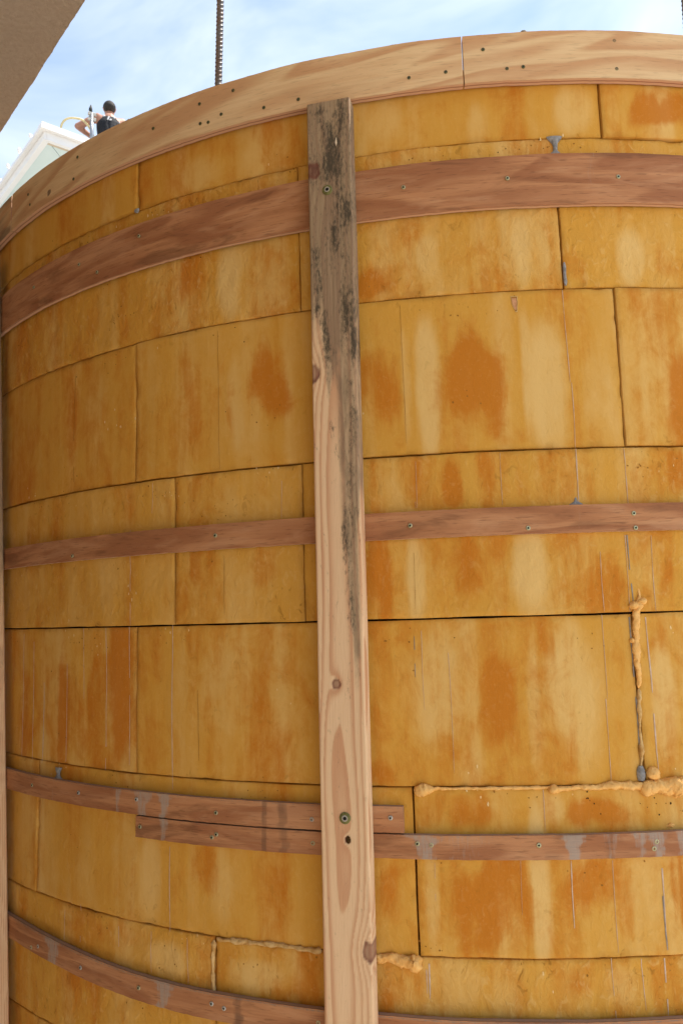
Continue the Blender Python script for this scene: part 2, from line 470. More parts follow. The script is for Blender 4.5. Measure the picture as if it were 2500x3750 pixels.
# measured on the tank wall: angle in degrees, height in metres
STAIN = [(-5.36, 2.043, 1.66, 0.092, 1), (-11.54, 2.046, 0.95, 0.099, 0.7), (6.46, 2.022, 1.53, 0.097, 0.9), (7.49, 2.595, 2.12, 0.036, 0.95), (-5.19, 1.416, 0.79, 0.093, 1), (-5.07, 1.485, 0.39, 0.049, 0.6), (-31.38, 1.425, 1.93, 0.115, 1), (-37.42, 1.425, 1.34, 0.122, 0.75), (-41.6, 1.387, 2.03, 0.139, 0.6), (-34.18, 1.369, 1.45, 0.088, 0.5), (-11.72, 1.669, 1.0, 0.078, 0.7), (-6.43, 1.684, 1.78, 0.056, 0.6), (1.3, 1.66, 1.64, 0.061, 0.65), (5.33, 1.672, 0.86, 0.041, 0.6), (-24.97, 2.338, 0.8, 0.056, 0.85), (-18.56, 2.058, 1.15, 0.08, 0.75), (-24.81, 2.037, 1.22, 0.107, 0.5), (-37.21, 2.059, 2.05, 0.12, 0.5), (-24.19, 1.093, 1.31, 0.056, 0.6), (-19.01, 1.107, 1.08, 0.054, 0.65), (-6.47, 1.077, 2.91, 0.065, 0.8), (-0.57, 1.113, 1.7, 0.083, 0.85), (4.35, 1.069, 0.64, 0.082, 0.8), (-0.78, 1.23, 2.03, 0.031, 1), (-7.45, 1.237, 2.34, 0.029, 0.55), (-11.91, 1.096, 0.8, 0.066, 0.55), (-7.51, 1.831, 0.62, 0.047, 0.9), (6.57, 1.839, 0.53, 0.047, 0.95), (-11.91, 2.269, 0.8, 0.052, 0.75), (-24.52, 1.409, 0.74, 0.049, 0.35), (-6.49, 1.343, 3.13, 0.019, 0.35), (-12.16, 1.299, 1.47, 0.025, 0.7), (-11.97, 0.914, 1.1, 0.046, 0.6), (-1.58, 0.931, 1.37, 0.04, 0.5), (-24.88, 1.698, 0.97, 0.051, 0.6), (-19.57, 1.69, 1.52, 0.033, 0.45), (-4.52, 2.559, 1.38, 0.035, 0.35), (-7.05, 2.621, 1.05, 0.03, 0.3), (0.96, 2.267, 1.21, 0.034, 0.4), (6.25, 2.272, 1.65, 0.04, 0.4), (-44.88, 2.332, 3.02, 0.09, 0.6), (-34.66, 2.319, 0.95, 0.081, 0.4), (-29.68, 2.282, 1.05, 0.064, 0.35), (-42.06, 1.748, 1.71, 0.134, 0.4), (-3.09, 1.921, 1.98, 0.021, 0.4), (1.58, 1.784, 1.5, 0.026, 0.3), (-34.77, 0.826, 2.24, 0.044, 0.5), (-43.11, 1.191, 2.17, 0.125, 0.6), (-29.52, 1.046, 0.95, 0.08, 0.4), (-1.73, 1.297, 4.74, 0.019, 0.3), (-33.4, 0.956, 3.88, 0.033, 0.4), (-19.32, 0.911, 2.11, 0.019, 0.4), (-22.21, 2.026, 1.04, 0.087, 0.4)]
PALE = [(-8.38, 2.038, 0.84, 0.141, 1), (-1.23, 2.026, 1.17, 0.134, 0.9), (-9.91, 2.042, 0.31, 0.142, 0.6), (-2.34, 2.054, 0.3, 0.14, 0.8), (-9.72, 1.667, 0.65, 0.082, 0.8), (-2.74, 1.669, 0.97, 0.086, 0.9), (-8.7, 1.462, 1.92, 0.099, 0.6), (-0.77, 1.457, 1.76, 0.122, 0.8), (-3.08, 1.41, 0.48, 0.135, 0.6), (4.34, 1.427, 0.82, 0.126, 0.8), (-21.83, 1.464, 2.88, 0.106, 0.45), (-22.09, 1.795, 1.01, 0.084, 0.5), (-27.12, 2.36, 1.45, 0.127, 0.5), (-21.45, 2.322, 1.04, 0.091, 0.8), (-28.12, 2.083, 0.99, 0.123, 0.35), (-21.38, 2.023, 0.82, 0.133, 0.6), (-33.9, 2.049, 1.5, 0.129, 0.4), (-3.36, 1.1, 0.61, 0.115, 0.9), (-9.53, 1.099, 0.47, 0.117, 0.6), (-28.34, 1.077, 1.15, 0.106, 0.7), (-22.59, 1.072, 1.16, 0.091, 0.6), (-34.29, 1.023, 1.41, 0.138, 0.4), (2.82, 1.095, 0.79, 0.114, 0.5), (1.63, 2.579, 1.6, 0.053, 0.7), (-10.64, 2.594, 1.42, 0.048, 0.6), (-4.52, 2.559, 0.69, 0.053, 0.5), (-24.69, 2.572, 2.7, 0.045, 0.5), (-19.24, 2.567, 2.0, 0.043, 0.5), (-32.3, 1.729, 1.65, 0.097, 0.5), (-28.11, 1.721, 1.42, 0.093, 0.4), (-8.2, 2.296, 0.86, 0.057, 0.7), (-2.38, 2.305, 0.68, 0.084, 0.8), (4.45, 2.272, 0.89, 0.056, 0.8), (-20.21, 0.917, 2.14, 0.029, 0.7), (-27.2, 0.915, 2.14, 0.031, 0.7), (2.08, 2.001, 1.19, 0.133, 0.5), (-7.93, 0.929, 1.22, 0.041, 0.5), (1.16, 0.929, 1.54, 0.036, 0.5), (-9.36, 1.217, 0.94, 0.029, 0.4), (-2.48, 1.236, 0.62, 0.028, 0.6)]
DRIPS = [(-30.09, 1.815, 1.583, 1), (-30.21, 1.58, 1.277, 1), (-32.47, 1.578, 1.274, 1.2), (-26.43, 1.581, 1.249, 1.2), (-36.89, 1.499, 1.28, 0.7), (-41.46, 1.548, 1.267, 0.8), (-43.2, 1.568, 1.268, 0.7), (-40.03, 1.453, 1.268, 2.2), (-34.9, 1.579, 1.422, 0.5), (0.16, 2.21, 2.025, 1), (0.27, 2.024, 1.896, 1), (0.21, 1.893, 1.788, 1.4), (3.19, 1.891, 1.783, 1), (-9.47, 1.883, 1.792, 0.6), (-4.29, 1.89, 1.79, 0.6), (2.82, 1.726, 1.583, 1), (1.3, 1.696, 1.585, 1), (1.19, 1.579, 1.426, 0.7), (1.0, 1.426, 1.281, 0.9), (-7.98, 1.517, 1.3, 0.6), (-9.54, 1.559, 1.413, 0.6), (-2.91, 1.269, 1.196, 1), (0.71, 1.144, 0.988, 0.8), (0.36, 0.979, 0.881, 1.2), (-1.58, 1.146, 1.031, 1.4), (3.54, 1.127, 0.989, 2), (3.3, 0.975, 0.881, 2), (2.05, 0.977, 0.892, 1), (-26.7, 1.137, 0.974, 1.2), (-34.92, 0.986, 0.908, 0.8), (-31.05, 0.963, 0.883, 1.2), (-9.95, 0.968, 0.908, 2), (-10.04, 0.958, 0.917, 1.4), (-9.31, 1.141, 1.075, 0.6), (4.45, 1.724, 1.582, 1), (3.72, 1.572, 1.297, 1.8), (-4.5, 1.147, 1.054, 0.5), (-28.1, 0.968, 0.89, 0.7), (-25.26, 0.966, 0.884, 0.7), (-36.72, 0.964, 0.902, 0.6), (-29.64, 1.972, 1.972, 0.1), (-9.53, 1.878, 1.792, 0.5), (-28.11, 1.888, 1.822, 0.6), (-18.06, 1.864, 1.787, 0.7)]
GREYDRIPS = [(3.04, 1.726, 1.583, 1.6), (2.8, 1.573, 1.294, 1.6), (2.85, 1.424, 1.288, 1.8), (3.5, 1.08, 0.989, 1.6), (-9.96, 1.549, 1.473, 0.8)]
PITS = [(-22.87, 2.56), (-27.97, 2.6239), (-27.97, 2.5634), (-22.77, 2.5128), (-3.2, 2.6182), (-2.81, 2.6245), (-8.96, 2.5537), (-9.46, 2.5481), (-22.54, 2.1964), (-28.8, 2.1887), (-28.67, 2.0066), (-22.66, 1.8727), (-22.72, 2.2398), (-40.94, 2.2439), (-9.91, 1.9206), (-28.59, 1.4015), (-9.81, 1.5624), (-1.31, 1.415), (-32.81, 0.936), (-32.14, 0.941), (-5.41, 1.225), (-5.5, 0.9622), (-8.9, 0.9522)]
CRUMBS = [(-1.42, 2.7507), (-30.19, 2.7542), (-30.61, 2.7521), (-27.15, 2.7508), (-17.16, 2.7455), (-15.85, 2.7468), (-10.33, 2.744), (-9.7, 2.745), (5.29, 2.7518), (-38.87, 2.7521), (-40.75, 2.7541), (-40.11, 2.7547), (-43.09, 2.756), (-42.12, 2.7585), (-37.52, 2.7548), (-35.38, 2.746), (-45.22, 2.7612), (-26.78, 2.7488), (-20.09, 2.7498)]
SCREW = {'rim': [(-16.11, 2.7277), (-20.79, 2.7227), (-23.45, 2.7158), (-16.08, 2.6641), (-18.53, 2.6637), (-21.73, 2.6753), (-23.4, 2.6686), (-22.76, 2.6659), (-27.45, 2.6974), (-35.88, 2.6643), (-35.43, 2.716), (-42.61, 2.7053), (-42.23, 2.6725), (-8.99, 2.7202), (-8.77, 2.6689), (-6.44, 2.6719), (-4.04, 2.7135), (-2.62, 2.6681), (-1.6, 2.6704), (4.3, 2.7246), (4.31, 2.6628)], 'h1': [(-28.95, 2.4551), (-9.43, 2.4382), (-2.97, 2.438), (3.95, 2.4355), (-41.67, 2.4441), (-35.33, 2.4425), (-33.22, 2.4046)], 'h2': [(-35.67, 1.7437), (-22.64, 1.7607), (-9.88, 1.7569), (-2.98, 1.7431), (3.33, 1.7376), (3.28, 1.7649)], 'h3a': [(-40.41, 1.2197), (-34.65, 1.223), (-29.03, 1.2264), (-22.78, 1.2159), (-16.41, 1.2152), (-11.7, 1.2226)], 'h3b': [(-28.72, 1.1732), (-22.77, 1.1754), (-23.09, 1.169), (-16.38, 1.1726), (-10.21, 1.1789), (-9.42, 1.177), (-3.44, 1.1771), (2.97, 1.166), (3.15, 1.1778)], 'h4': [(-40.07, 0.8671), (-39.18, 0.8754), (-34.21, 0.8669), (-28.8, 0.8626), (-23.21, 0.8645), (-22.35, 0.8605), (-16.31, 0.8611)]}
LINE = {'A': [(-10.33, 1.2712), (-9.77, 1.2704), (-9.13, 1.2725), (-7.39, 1.2726), (-5.05, 1.2727), (-2.64, 1.273), (-2.49, 1.27), (-1.78, 1.2705), (-0.38, 1.2713), (1.2, 1.2727), (2.31, 1.2714), (3.27, 1.2674), (4.25, 1.2718), (5.2, 1.2608)], 'B': [(3.43, 1.6269), (3.42, 1.6101), (3.28, 1.5951), (3.1, 1.5776), (3.0, 1.5375), (3.02, 1.4926), (3.0, 1.4432), (2.93, 1.404), (2.88, 1.3554), (2.83, 1.312), (2.74, 1.2905)], 'C': [(-12.99, 0.9727), (-12.22, 0.977), (-11.27, 0.9741), (-10.65, 0.969), (-10.4, 0.9754), (-10.2, 0.9766)], 'D': [(-23.12, 0.976), (-21.1, 0.9792), (-19.27, 0.9807), (-17.51, 0.9794), (-16.14, 0.9784)], 'E': [(-23.32, 0.9737), (-23.39, 0.9334), (-23.33, 0.894), (-23.3, 0.8743)], 'F': [(-20.44, 0.8367), (-19.36, 0.8366)]}

ZJ = [2.690, 2.5286, 2.2134, 1.8954, 1.5805, 1.2740, 0.9793, 0.7149, 0.42, 0.12, 0.0]
def around(vis, step=33.0):
    vis = sorted(vis); out = list(vis)
    a = vis[-1]; lim = vis[0] + 360
    n = max(1, round((lim - a) / step)); s = (lim - a) / n
    for k in range(1, n): out.append(a + s * k)
    return out
COURSES = [around([-62.6, -29.58, 3.34]), around([-49.5, -16.5, 0.22, 16.7]), around([-62.8, -29.78, 3.35]),
           around([-56, -26.22, -16.7, 16.3]), around([-62, -29.55, 2.93]), around([-40.44, -10.4, 22.6]),
           around([-56.3, -23.28, 9.8]), around([-40, -7, 26]), around([-56, -23, 10]), around([-40, -7, 26])]
MOTTLE = [0.12, 0.75, 0.22, 0.60, 0.30, 0.35, 0.85, 0.5, 0.4, 0.3]
GAP_B = [0.0026, 0.0024, 0.0040, 0.0034, 0.0026, 0.0028, 0.0028, 0.003, 0.003, 0.003]   # gap under each course
BLOCKS = []
for ci, edges in enumerate(COURSES):
    for k, a in enumerate(edges):
        b = edges[k + 1] if k + 1 < len(edges) else edges[0] + 360
        rnd = random.Random(ci * 100 + k)
        BLOCKS.append(dict(c=ci, a=a, b=b, z0=ZJ[ci + 1], z1=ZJ[ci], off=rnd.uniform(-0.0018, 0.0016), seed=ci * 37 + k * 11 + 1,
                           tilt=rnd.uniform(-0.0012, 0.0012), tone=rnd.uniform(-0.16, 0.16)))
def wrap(t): return (t + 180) % 360 - 180
def relief(th, z, seed, mot):
    u = th * D2R * R
    d = (fbm(u * 5 + seed, z * 5, seed, 2) - 0.5) * 0.0045
    d = d + (fbm(u * 16 + seed, z * 5, seed + 5, 3) - 0.5) * 0.0028
    d = d + np.maximum(fbm(u * 42, z * 30, seed + 9, 3) - 0.5, 0) * 0.006 * mot
    d = d - np.maximum(fbm(u * 60 + 5, z * 60, seed + 13, 2) - 0.68, 0) * 0.012 * mot
    return d
def find_block(th, z):
    for b in BLOCKS:
        if b['z0'] <= z <= b['z1']:
            t = th
            while t < b['a']: t += 360
            if t <= b['b']: return b
    return BLOCKS[0]
def surf(th, z):
    b = find_block(th, z)
    return R + b['off'] + b['tilt'] * ((th - b['a']) / (b['b'] - b['a']) - 0.5) * 2 + float(relief(np.array([th]), np.array([z]), b['seed'], MOTTLE[b['c']])[0])
for b in BLOCKS:
    b['stain'] = []; b['pale'] = []
for i, (t, z, a, h, w) in enumerate(STAIN):
    bl = find_block(t, z); rs = random.Random(i)
    bl['stain'].append((t, z, a * 1.35, h * 1.25, w * 0.62))
    for k in range(4):
        bl['stain'].append((t + rs.uniform(-0.55, 0.55) * a, z + rs.uniform(-0.35, 0.30) * h, a * rs.uniform(0.30, 0.75), h * rs.uniform(0.6, 1.15), w * rs.uniform(0.75, 1.08)))
for (t, z, a, h, w) in PALE: find_block(t, z)['pale'].append((t, z, a, h, w))

def build_block(b):
    ci = b['c']; mid = wrap((b['a'] + b['b']) / 2)
    fine = -75 < mid < 30 and b['z1'] > 0.6 and b['z0'] < 2.72
    st = 0.26 if fine else 2.5; sz = 0.008 if fine else 0.08
    gd = lambda m: m / R / D2R
    rnd = random.Random(b['seed'])
    a, e = b['a'] + gd(rnd.uniform(0.0013, 0.0026)), b['b'] - gd(rnd.uniform(0.0013, 0.0026))
    z0 = b['z0'] + GAP_B[ci] * 0.5; z1 = b['z1'] - (GAP_B[ci - 1] * 0.5 if ci else 0)
    bev = 0.0011
    th = np.concatenate([[a, a], np.linspace(a + gd(bev), e - gd(bev), max(6, int((e - a) / st))), [e, e]])
    zz = np.concatenate([[z0, z0], np.linspace(z0 + bev, z1 - bev, max(6, int((z1 - z0) / sz))), [z1, z1]])
    du = np.zeros(len(th)); du[[0, -1]] = 0.055; du[[1, -2]] = 0.0008
    dv = np.zeros(len(zz)); dv[[0, -1]] = 0.055; dv[[1, -2]] = 0.0008
    T, Z = np.meshgrid(th, zz, indexing='ij')
    dep = np.maximum(du[:, None], dv[None, :])
    s = b['seed']
    mot = MOTTLE[ci] * (0.5 + fbm(T * 0.12, Z * 3, s + 70, 2))
    rel = relief(T, Z, s, MOTTLE[ci])
    # worn, slightly wavy edges
    we = (du[:, None] > 0) | np.zeros_like(T, bool); wz = (dv[None, :] > 0) | np.zeros_like(T, bool)
    ed = np.minimum(np.minimum(T - a, e - T) * D2R * R, np.minimum(Z - z0, z1 - Z))
    chip = np.maximum(fbm(T * 1.3, Z * 40, s + 21, 3) - 0.60, 0) * 0.014 * sstep(0.008, 0.0, ed)
    T2 = T + np.where(we, (fbm(Z * 14 + s, T * 0 + 1, s + 3, 3) - 0.5) * gd(0.0016), 0)
    Z2 = Z + np.where(wz, (fbm(T * 0.5 + s, Z * 0 + 2, s + 4, 3) - 0.5) * 0.0020, 0)
    r = R + b['off'] + b['tilt'] * ((T - b['a']) / (b['b'] - b['a']) - 0.5) * 2 + rel - dep - np.where(dep < 0.05, chip, 0)
    co = np.stack([r * np.sin(T2 * D2R), -r * np.cos(T2 * D2R), Z2], -1).reshape(-1, 3)
    wob1 = (fbm(T * 0.25, Z * 5, s + 40, 3) - 0.5); wob2 = (fbm(T * 0.6, Z * 2.5, s + 50, 3) - 0.5)
    stn = 0.31 + 1.0 * (fbm(T * 0.42 + s, Z * 1.1, s + 60, 3) - 0.5) + b['tone']
    for (t, z, ha, hz, w) in b['stain']:
        ha = ha * (1 - 0.38 * np.clip((Z - z) / hz, -1.2, 1.2))
        d = (np.abs((T - t) / (ha * 1.1) + wob2 * 1.8) ** 2.6 + np.abs((Z - z) / (hz * 1.15) + wob1 * 1.6) ** 2.6) ** (1 / 2.6)
        stn = np.maximum(stn, stn * 0.3 + w * sstep(1.55, 0.30, d) * 1.0)
    pal = 0.25 + 0.9 * (fbm(T * 0.55 + s + 9, Z * 0.8, s + 80, 3) - 0.5)
    for (t, z, ha, hz, w) in b['pale']:
        d = (np.abs((T - t) / (ha * 1.1) + wob2 * 0.9) ** 2.2 + np.abs((Z - z) / (hz * 1.2) + wob1 * 0.7) ** 2.2) ** (1 / 2.2)
        pal = np.maximum(pal, w * sstep(1.4, 0.4, d))
        stn = stn - 0.35 * w * sstep(1.3, 0.4, d)
    grime_shade = 0.55 * sstep(0.022, 0.0, ed) + 0.35 * (fbm(T * 0.9, Z * 4, s + 90, 3) - 0.45)
    grime_shade = np.where(dep > 0.02, 1.8, grime_shade)  # joint side walls: shade put into the colour so gaps read darker
    fc = np.stack([np.clip(stn, 0, 1.2), np.clip(pal, 0, 1), np.clip(grime_shade, 0, 2), np.clip(mot, 0, 1)], -1).reshape(-1, 4)
    uvm = np.stack([T * D2R * R, Z, np.full_like(T, s * 1.37)], -1).reshape(-1, 3)
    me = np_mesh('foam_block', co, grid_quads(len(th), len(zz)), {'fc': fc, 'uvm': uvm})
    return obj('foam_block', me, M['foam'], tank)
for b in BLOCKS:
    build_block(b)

# concrete core and its top behind the blocks
bm = bmesh.new()
bmesh.ops.create_cone(bm, cap_ends=True, segments=96, radius1=R - 0.058, radius2=R - 0.058, depth=2.60)
for v in bm.verts: v.co.z += 1.30
bm_obj('core', bm, M['core'], tank, False)

# ------------------------------------------------------------------ plywood bands
def band(name, a, e, z0f, z1f, r0, t, mat, slurry=(), dark=(), dust=0.0, knots=(), step=0.22, nz=26, parent=None):
    """curved plywood strip; z0f/z1f give the lower and upper edge at an angle"""
    th = np.linspace(a, e, max(8, int((e - a) / step)))
    c = 0.0012
    per = [(0.0, t - c, 1)]
    per += [(f, t, 0) for f in np.concatenate([[0.0], np.linspace(0.03, 0.97, nz), [1.0]])]
    per += [(1.0, t - c, 1), (1.0, t * 0.5, 1), (1.0, 0.0, 1), (0.5, 0.0, 1), (0.0, 0.0, 1), (0.0, t * 0.5, 1)]
    per = np.array(per); m = len(per)
    K, T = np.meshgrid(np.arange(m), th, indexing='ij')
    f = per[K, 0]; rr = per[K, 1]; ed = per[K, 2]
    lo = z0f(T); hi = z1f(T)
    Z = lo + (hi - lo) * f
    onface = (ed < 0.5)
    Z = Z + np.where((f > 0.001) & onface & (f < 0.03), 0, 0)
    jag = (fbm(T * 3, f * 0 + 3, 77, 3) - 0.5) * 0.0016
    Z = Z + np.where(f < 0.02, jag, 0) + np.where(f > 0.98, jag * 0.7, 0)
    wav = (fbm(T * 0.25, f * 1.0, 31, 3) - 0.5) * 0.0030
    r = r0 + rr + wav
    co = np.stack([r * np.sin(T * D2R), -r * np.cos(T * D2R), Z], -1).reshape(-1, 3)
    sl = np.zeros_like(T); dk = np.zeros_like(T)
    for (t0, w, k) in slurry:
        ww = w * (0.65 + 0.6 * sstep(0.3, 1.0, f))
        sl = np.maximum(sl, k * sstep(1.3, 0.5, np.abs((T - t0) / ww + (fbm(f * 4, T * 0 + t0, 8, 2) - 0.5) * 0.8)))
    for (t0, w, k) in dark:
        dk = np.maximum(dk, k * sstep(1.3, 0.5, np.abs((T - t0) / w + (fbm(f * 3, T * 0 + t0, 9, 2) - 0.5) * 0.8)))
    for (t0, zk, rk) in knots:
        d = np.sqrt(((T - t0) * D2R * R / (rk * 0.8)) ** 2 + ((Z - zk) / rk) ** 2)
        dk = np.maximum(dk, 1.3 * sstep(1.1, 0.6, d))
    dst = np.where(f > 0.98, dust * ed, dust * 0.75 * sstep(0.82, 1.0, f))
    dst = np.where(f < 0.02, 0, dst)
    hp_ = np.stack([sl, dst, dk, np.where(ed > 0.5, np.where((f > 0.98) & (dust > 0), 0.25, 1.0), 0.0)], -1).reshape(-1, 4)
    uvm = np.stack([T * D2R * R, Z, rr], -1).reshape(-1, 3)
    q = grid_quads(m, len(th), wrap_u=True)
    n = len(th); caps = []
    for col in (0, n - 1):
        for k in range(m // 2 - 1):
            caps.append([k * n + col, (k + 1) * n + col, (m - 2 - k) * n + col, (m - 1 - k) * n + col])
    q = np.concatenate([q, np.array(caps)])
    me = np_mesh(name, co, q, {'hp': hp_, 'uvm': uvm})
    mod = obj(name, me, mat, parent or tank)
    try:
        me.set_sharp_from_angle(angle=rad(35))
    except Exception:
        pass
    return mod
K_ = lambda v: (lambda T: np.full_like(T, v))
RIMR = R + 0.0045
rim_pieces = []
for (a, e, lab) in ((-86.2, -45.95, 'plywood rim piece at the left edge of the frame'), (-45.70, -5.37, 'long curved plywood rim piece rising from the left with a dark knot hole'),
                    (-5.30, 35.0, 'palest plywood rim piece, right of the open vertical joint')):
    kn = [(-39.2, 2.668, 0.010)] if a == -45.70 else []
    o = band('rim_board', a, e, K_(2.6425), K_(2.7465), RIMR, 0.018, M['rim'], knots=kn, dark=[(-55, 12, 0.62)] if a < -80 else ())
    o['label'] = lab; rim_pieces.append(o)
for k in range(7):
    a = 35.14 + k * 34.1
    o = band('rim_board', a, min(a + 33.96, 273.6), K_(2.6425), K_(2.7465), RIMR, 0.018, M['rim'], step=2.0, nz=4)
HR = R + 0.0040
h1 = band('plywood_hoop', -92, 62, K_(2.3800), K_(2.4862), HR, 0.012, M['hoop'], slurry=[(2.2, 0.35, 0.35)])
h1['label'] = 'wide red-brown plywood hoop below the rim'
h2 = band('plywood_hoop', -92, 62, K_(1.7325), K_(1.7840), HR, 0.012, M['hoop'], slurry=[(0.02, 0.5, 0.25)])
h2['label'] = 'narrow red-brown plywood hoop at mid height'
h3a = band('plywood_hoop', -92, -10.95, K_(1.1965), K_(1.2425), HR + 0.001, 0.012, M['hoop'], dust=0.75,
           slurry=[(-30.7, 0.25, 0.7), (-28.6, 0.75, 0.75), (-26.8, 0.5, 0.9), (-37.7, 0.12, 0.5)], dark=[(-19.5, 0.25, 0.5), (-18.3, 0.4, 0.45), (-40, 2.5, 0.3)])
h3a['label'] = 'upper of two overlapping plywood hoops, ending right of the upright board'
h3b = band('plywood_hoop', -29.1, 62, K_(1.1520), K_(1.1935), HR + 0.001, 0.012, M['hoop'], dust=0.7,
           slurry=[(-26.8, 0.35, 0.8), (-9.8, 0.8, 0.85), (-7.6, 1.5, 0.40), (-1.5, 0.6, 1.0), (0.6, 0.5, 0.5), (2.2, 0.4, 0.75), (3.25, 0.5, 0.85), (4.6, 0.3, 0.8)],
           dark=[(-19.5, 0.25, 0.55), (-18.2, 0.4, 0.5), (-2.8, 0.7, 0.35), (0.5, 0.3, 0.5), (-24.8, 0.5, 0.4)])
h3b['label'] = 'lower of two overlapping plywood hoops, smeared with grey slurry'
H4L = lambda T: 0.836 + 0.028 * sstep(-25, -46, T)
H4H = lambda T: 0.8835 + 0.028 * sstep(-25, -46, T)
h4 = band('plywood_hoop', -92, 62, H4L, H4H, HR + 0.001, 0.012, M['hoop'], dust=0.95, slurry=[(-37.4, 0.9, 0.8), (-26.9, 0.7, 0.85)],
          dark=[(-21.4, 0.4, 0.6), (-33, 3, 0.25), (-41, 2, 0.4)])
h4['label'] = 'lowest plywood hoop, dusty along its top edge'

# ------------------------------------------------------------------ screws
def lathe_mesh(name, prof, seg, mats):
    bm = bmesh.new(); rings = []
    for (r, z, mi) in prof:
        if r <= 1e-6: rings.append([bm.verts.new((0, 0, z))])
        else: rings.append([bm.verts.new((r * math.cos(2 * math.pi * k / seg), r * math.sin(2 * math.pi * k / seg), z)) for k in range(seg)])
    for i in range(len(rings) - 1):
        A, B = rings[i], rings[i + 1]; mi = prof[i + 1][2]
        for k in range(seg):
            f = bm.faces.new((A[k], A[(k + 1) % seg], B[(k + 1) % seg], B[k])) if len(B) > 1 else bm.faces.new((A[k], A[(k + 1) % seg], B[0]))
            f.material_index = mi; f.smooth = False
    me = bpy.data.meshes.new(name); bm.to_mesh(me); bm.free()
    for m in mats: me.materials.append(m)
    return me
PR = [(0.0043, -0.001, 0), (0.0043, 0.0007, 0), (0.0036, 0.0013, 0), (0.0019, 0.0014, 0), (0.0016, 0.0002, 1), (0.0, 0.0001, 1)]
screw_gold = lathe_mesh('screw', PR, 14, [M['zinc'], M['black']])
screw_grey = lathe_mesh('screw', PR, 14, [M['zincgrey'], M['black']])
screw_sunk = lathe_mesh('screw', [(0.0038, -0.0004, 0), (0.0036, 0.0005, 0), (0.0028, 0.0002, 1), (0.0018, 0.0005, 0), (0.0010, 0.0003, 1), (0, -0.0002, 1)], 14, [M['olive'], M['black']])
screw_big = lathe_mesh('screw', [(0.0104, -0.0005, 0), (0.0104, 0.0012, 0), (0.0092, 0.0020, 0), (0.0062, 0.0024, 0), (0.0056, 0.0031, 0), (0.0033, 0.0032, 2), (0.0029, 0.0008, 1), (0, 0.0006, 1)], 20, [M['olive'], M['black'], M['zincgrey']])
def place_on_tank(name, me, th, z, r, parent, spin=0.0):
    o = link(bpy.data.objects.new(name, me), parent)
    n = Vector((math.sin(th * D2R), -math.cos(th * D2R), 0)); tx = Vector((math.cos(th * D2R), math.sin(th * D2R), 0)); up = Vector((0, 0, 1))
    c, s = math.cos(spin), math.sin(spin)
    X = tx * c + up * s; Y = n.cross(X)
    o.matrix_local = Matrix(((X.x, Y.x, n.x, n.x * r), (X.y, Y.y, n.y, n.y * r), (X.z, Y.z, n.z, z), (0, 0, 0, 1)))
    return o
for (t, z) in SCREW['rim']:
    pc = rim_pieces[0] if t < -45.8 else rim_pieces[1] if t < -5.3 else rim_pieces[2]
    place_on_tank('screw', screw_sunk, t, z, RIMR + 0.0183, pc, random.random())
for key, ho, me in (('h1', h1, screw_gold), ('h2', h2, screw_gold), ('h3a', h3a, screw_grey), ('h3b', h3b, screw_gold), ('h4', h4, screw_grey)):
    for i, (t, z) in enumerate(SCREW[key]):
        place_on_tank('screw', me if i % 3 else screw_gold, t, z, HR + 0.0128, ho, random.random())

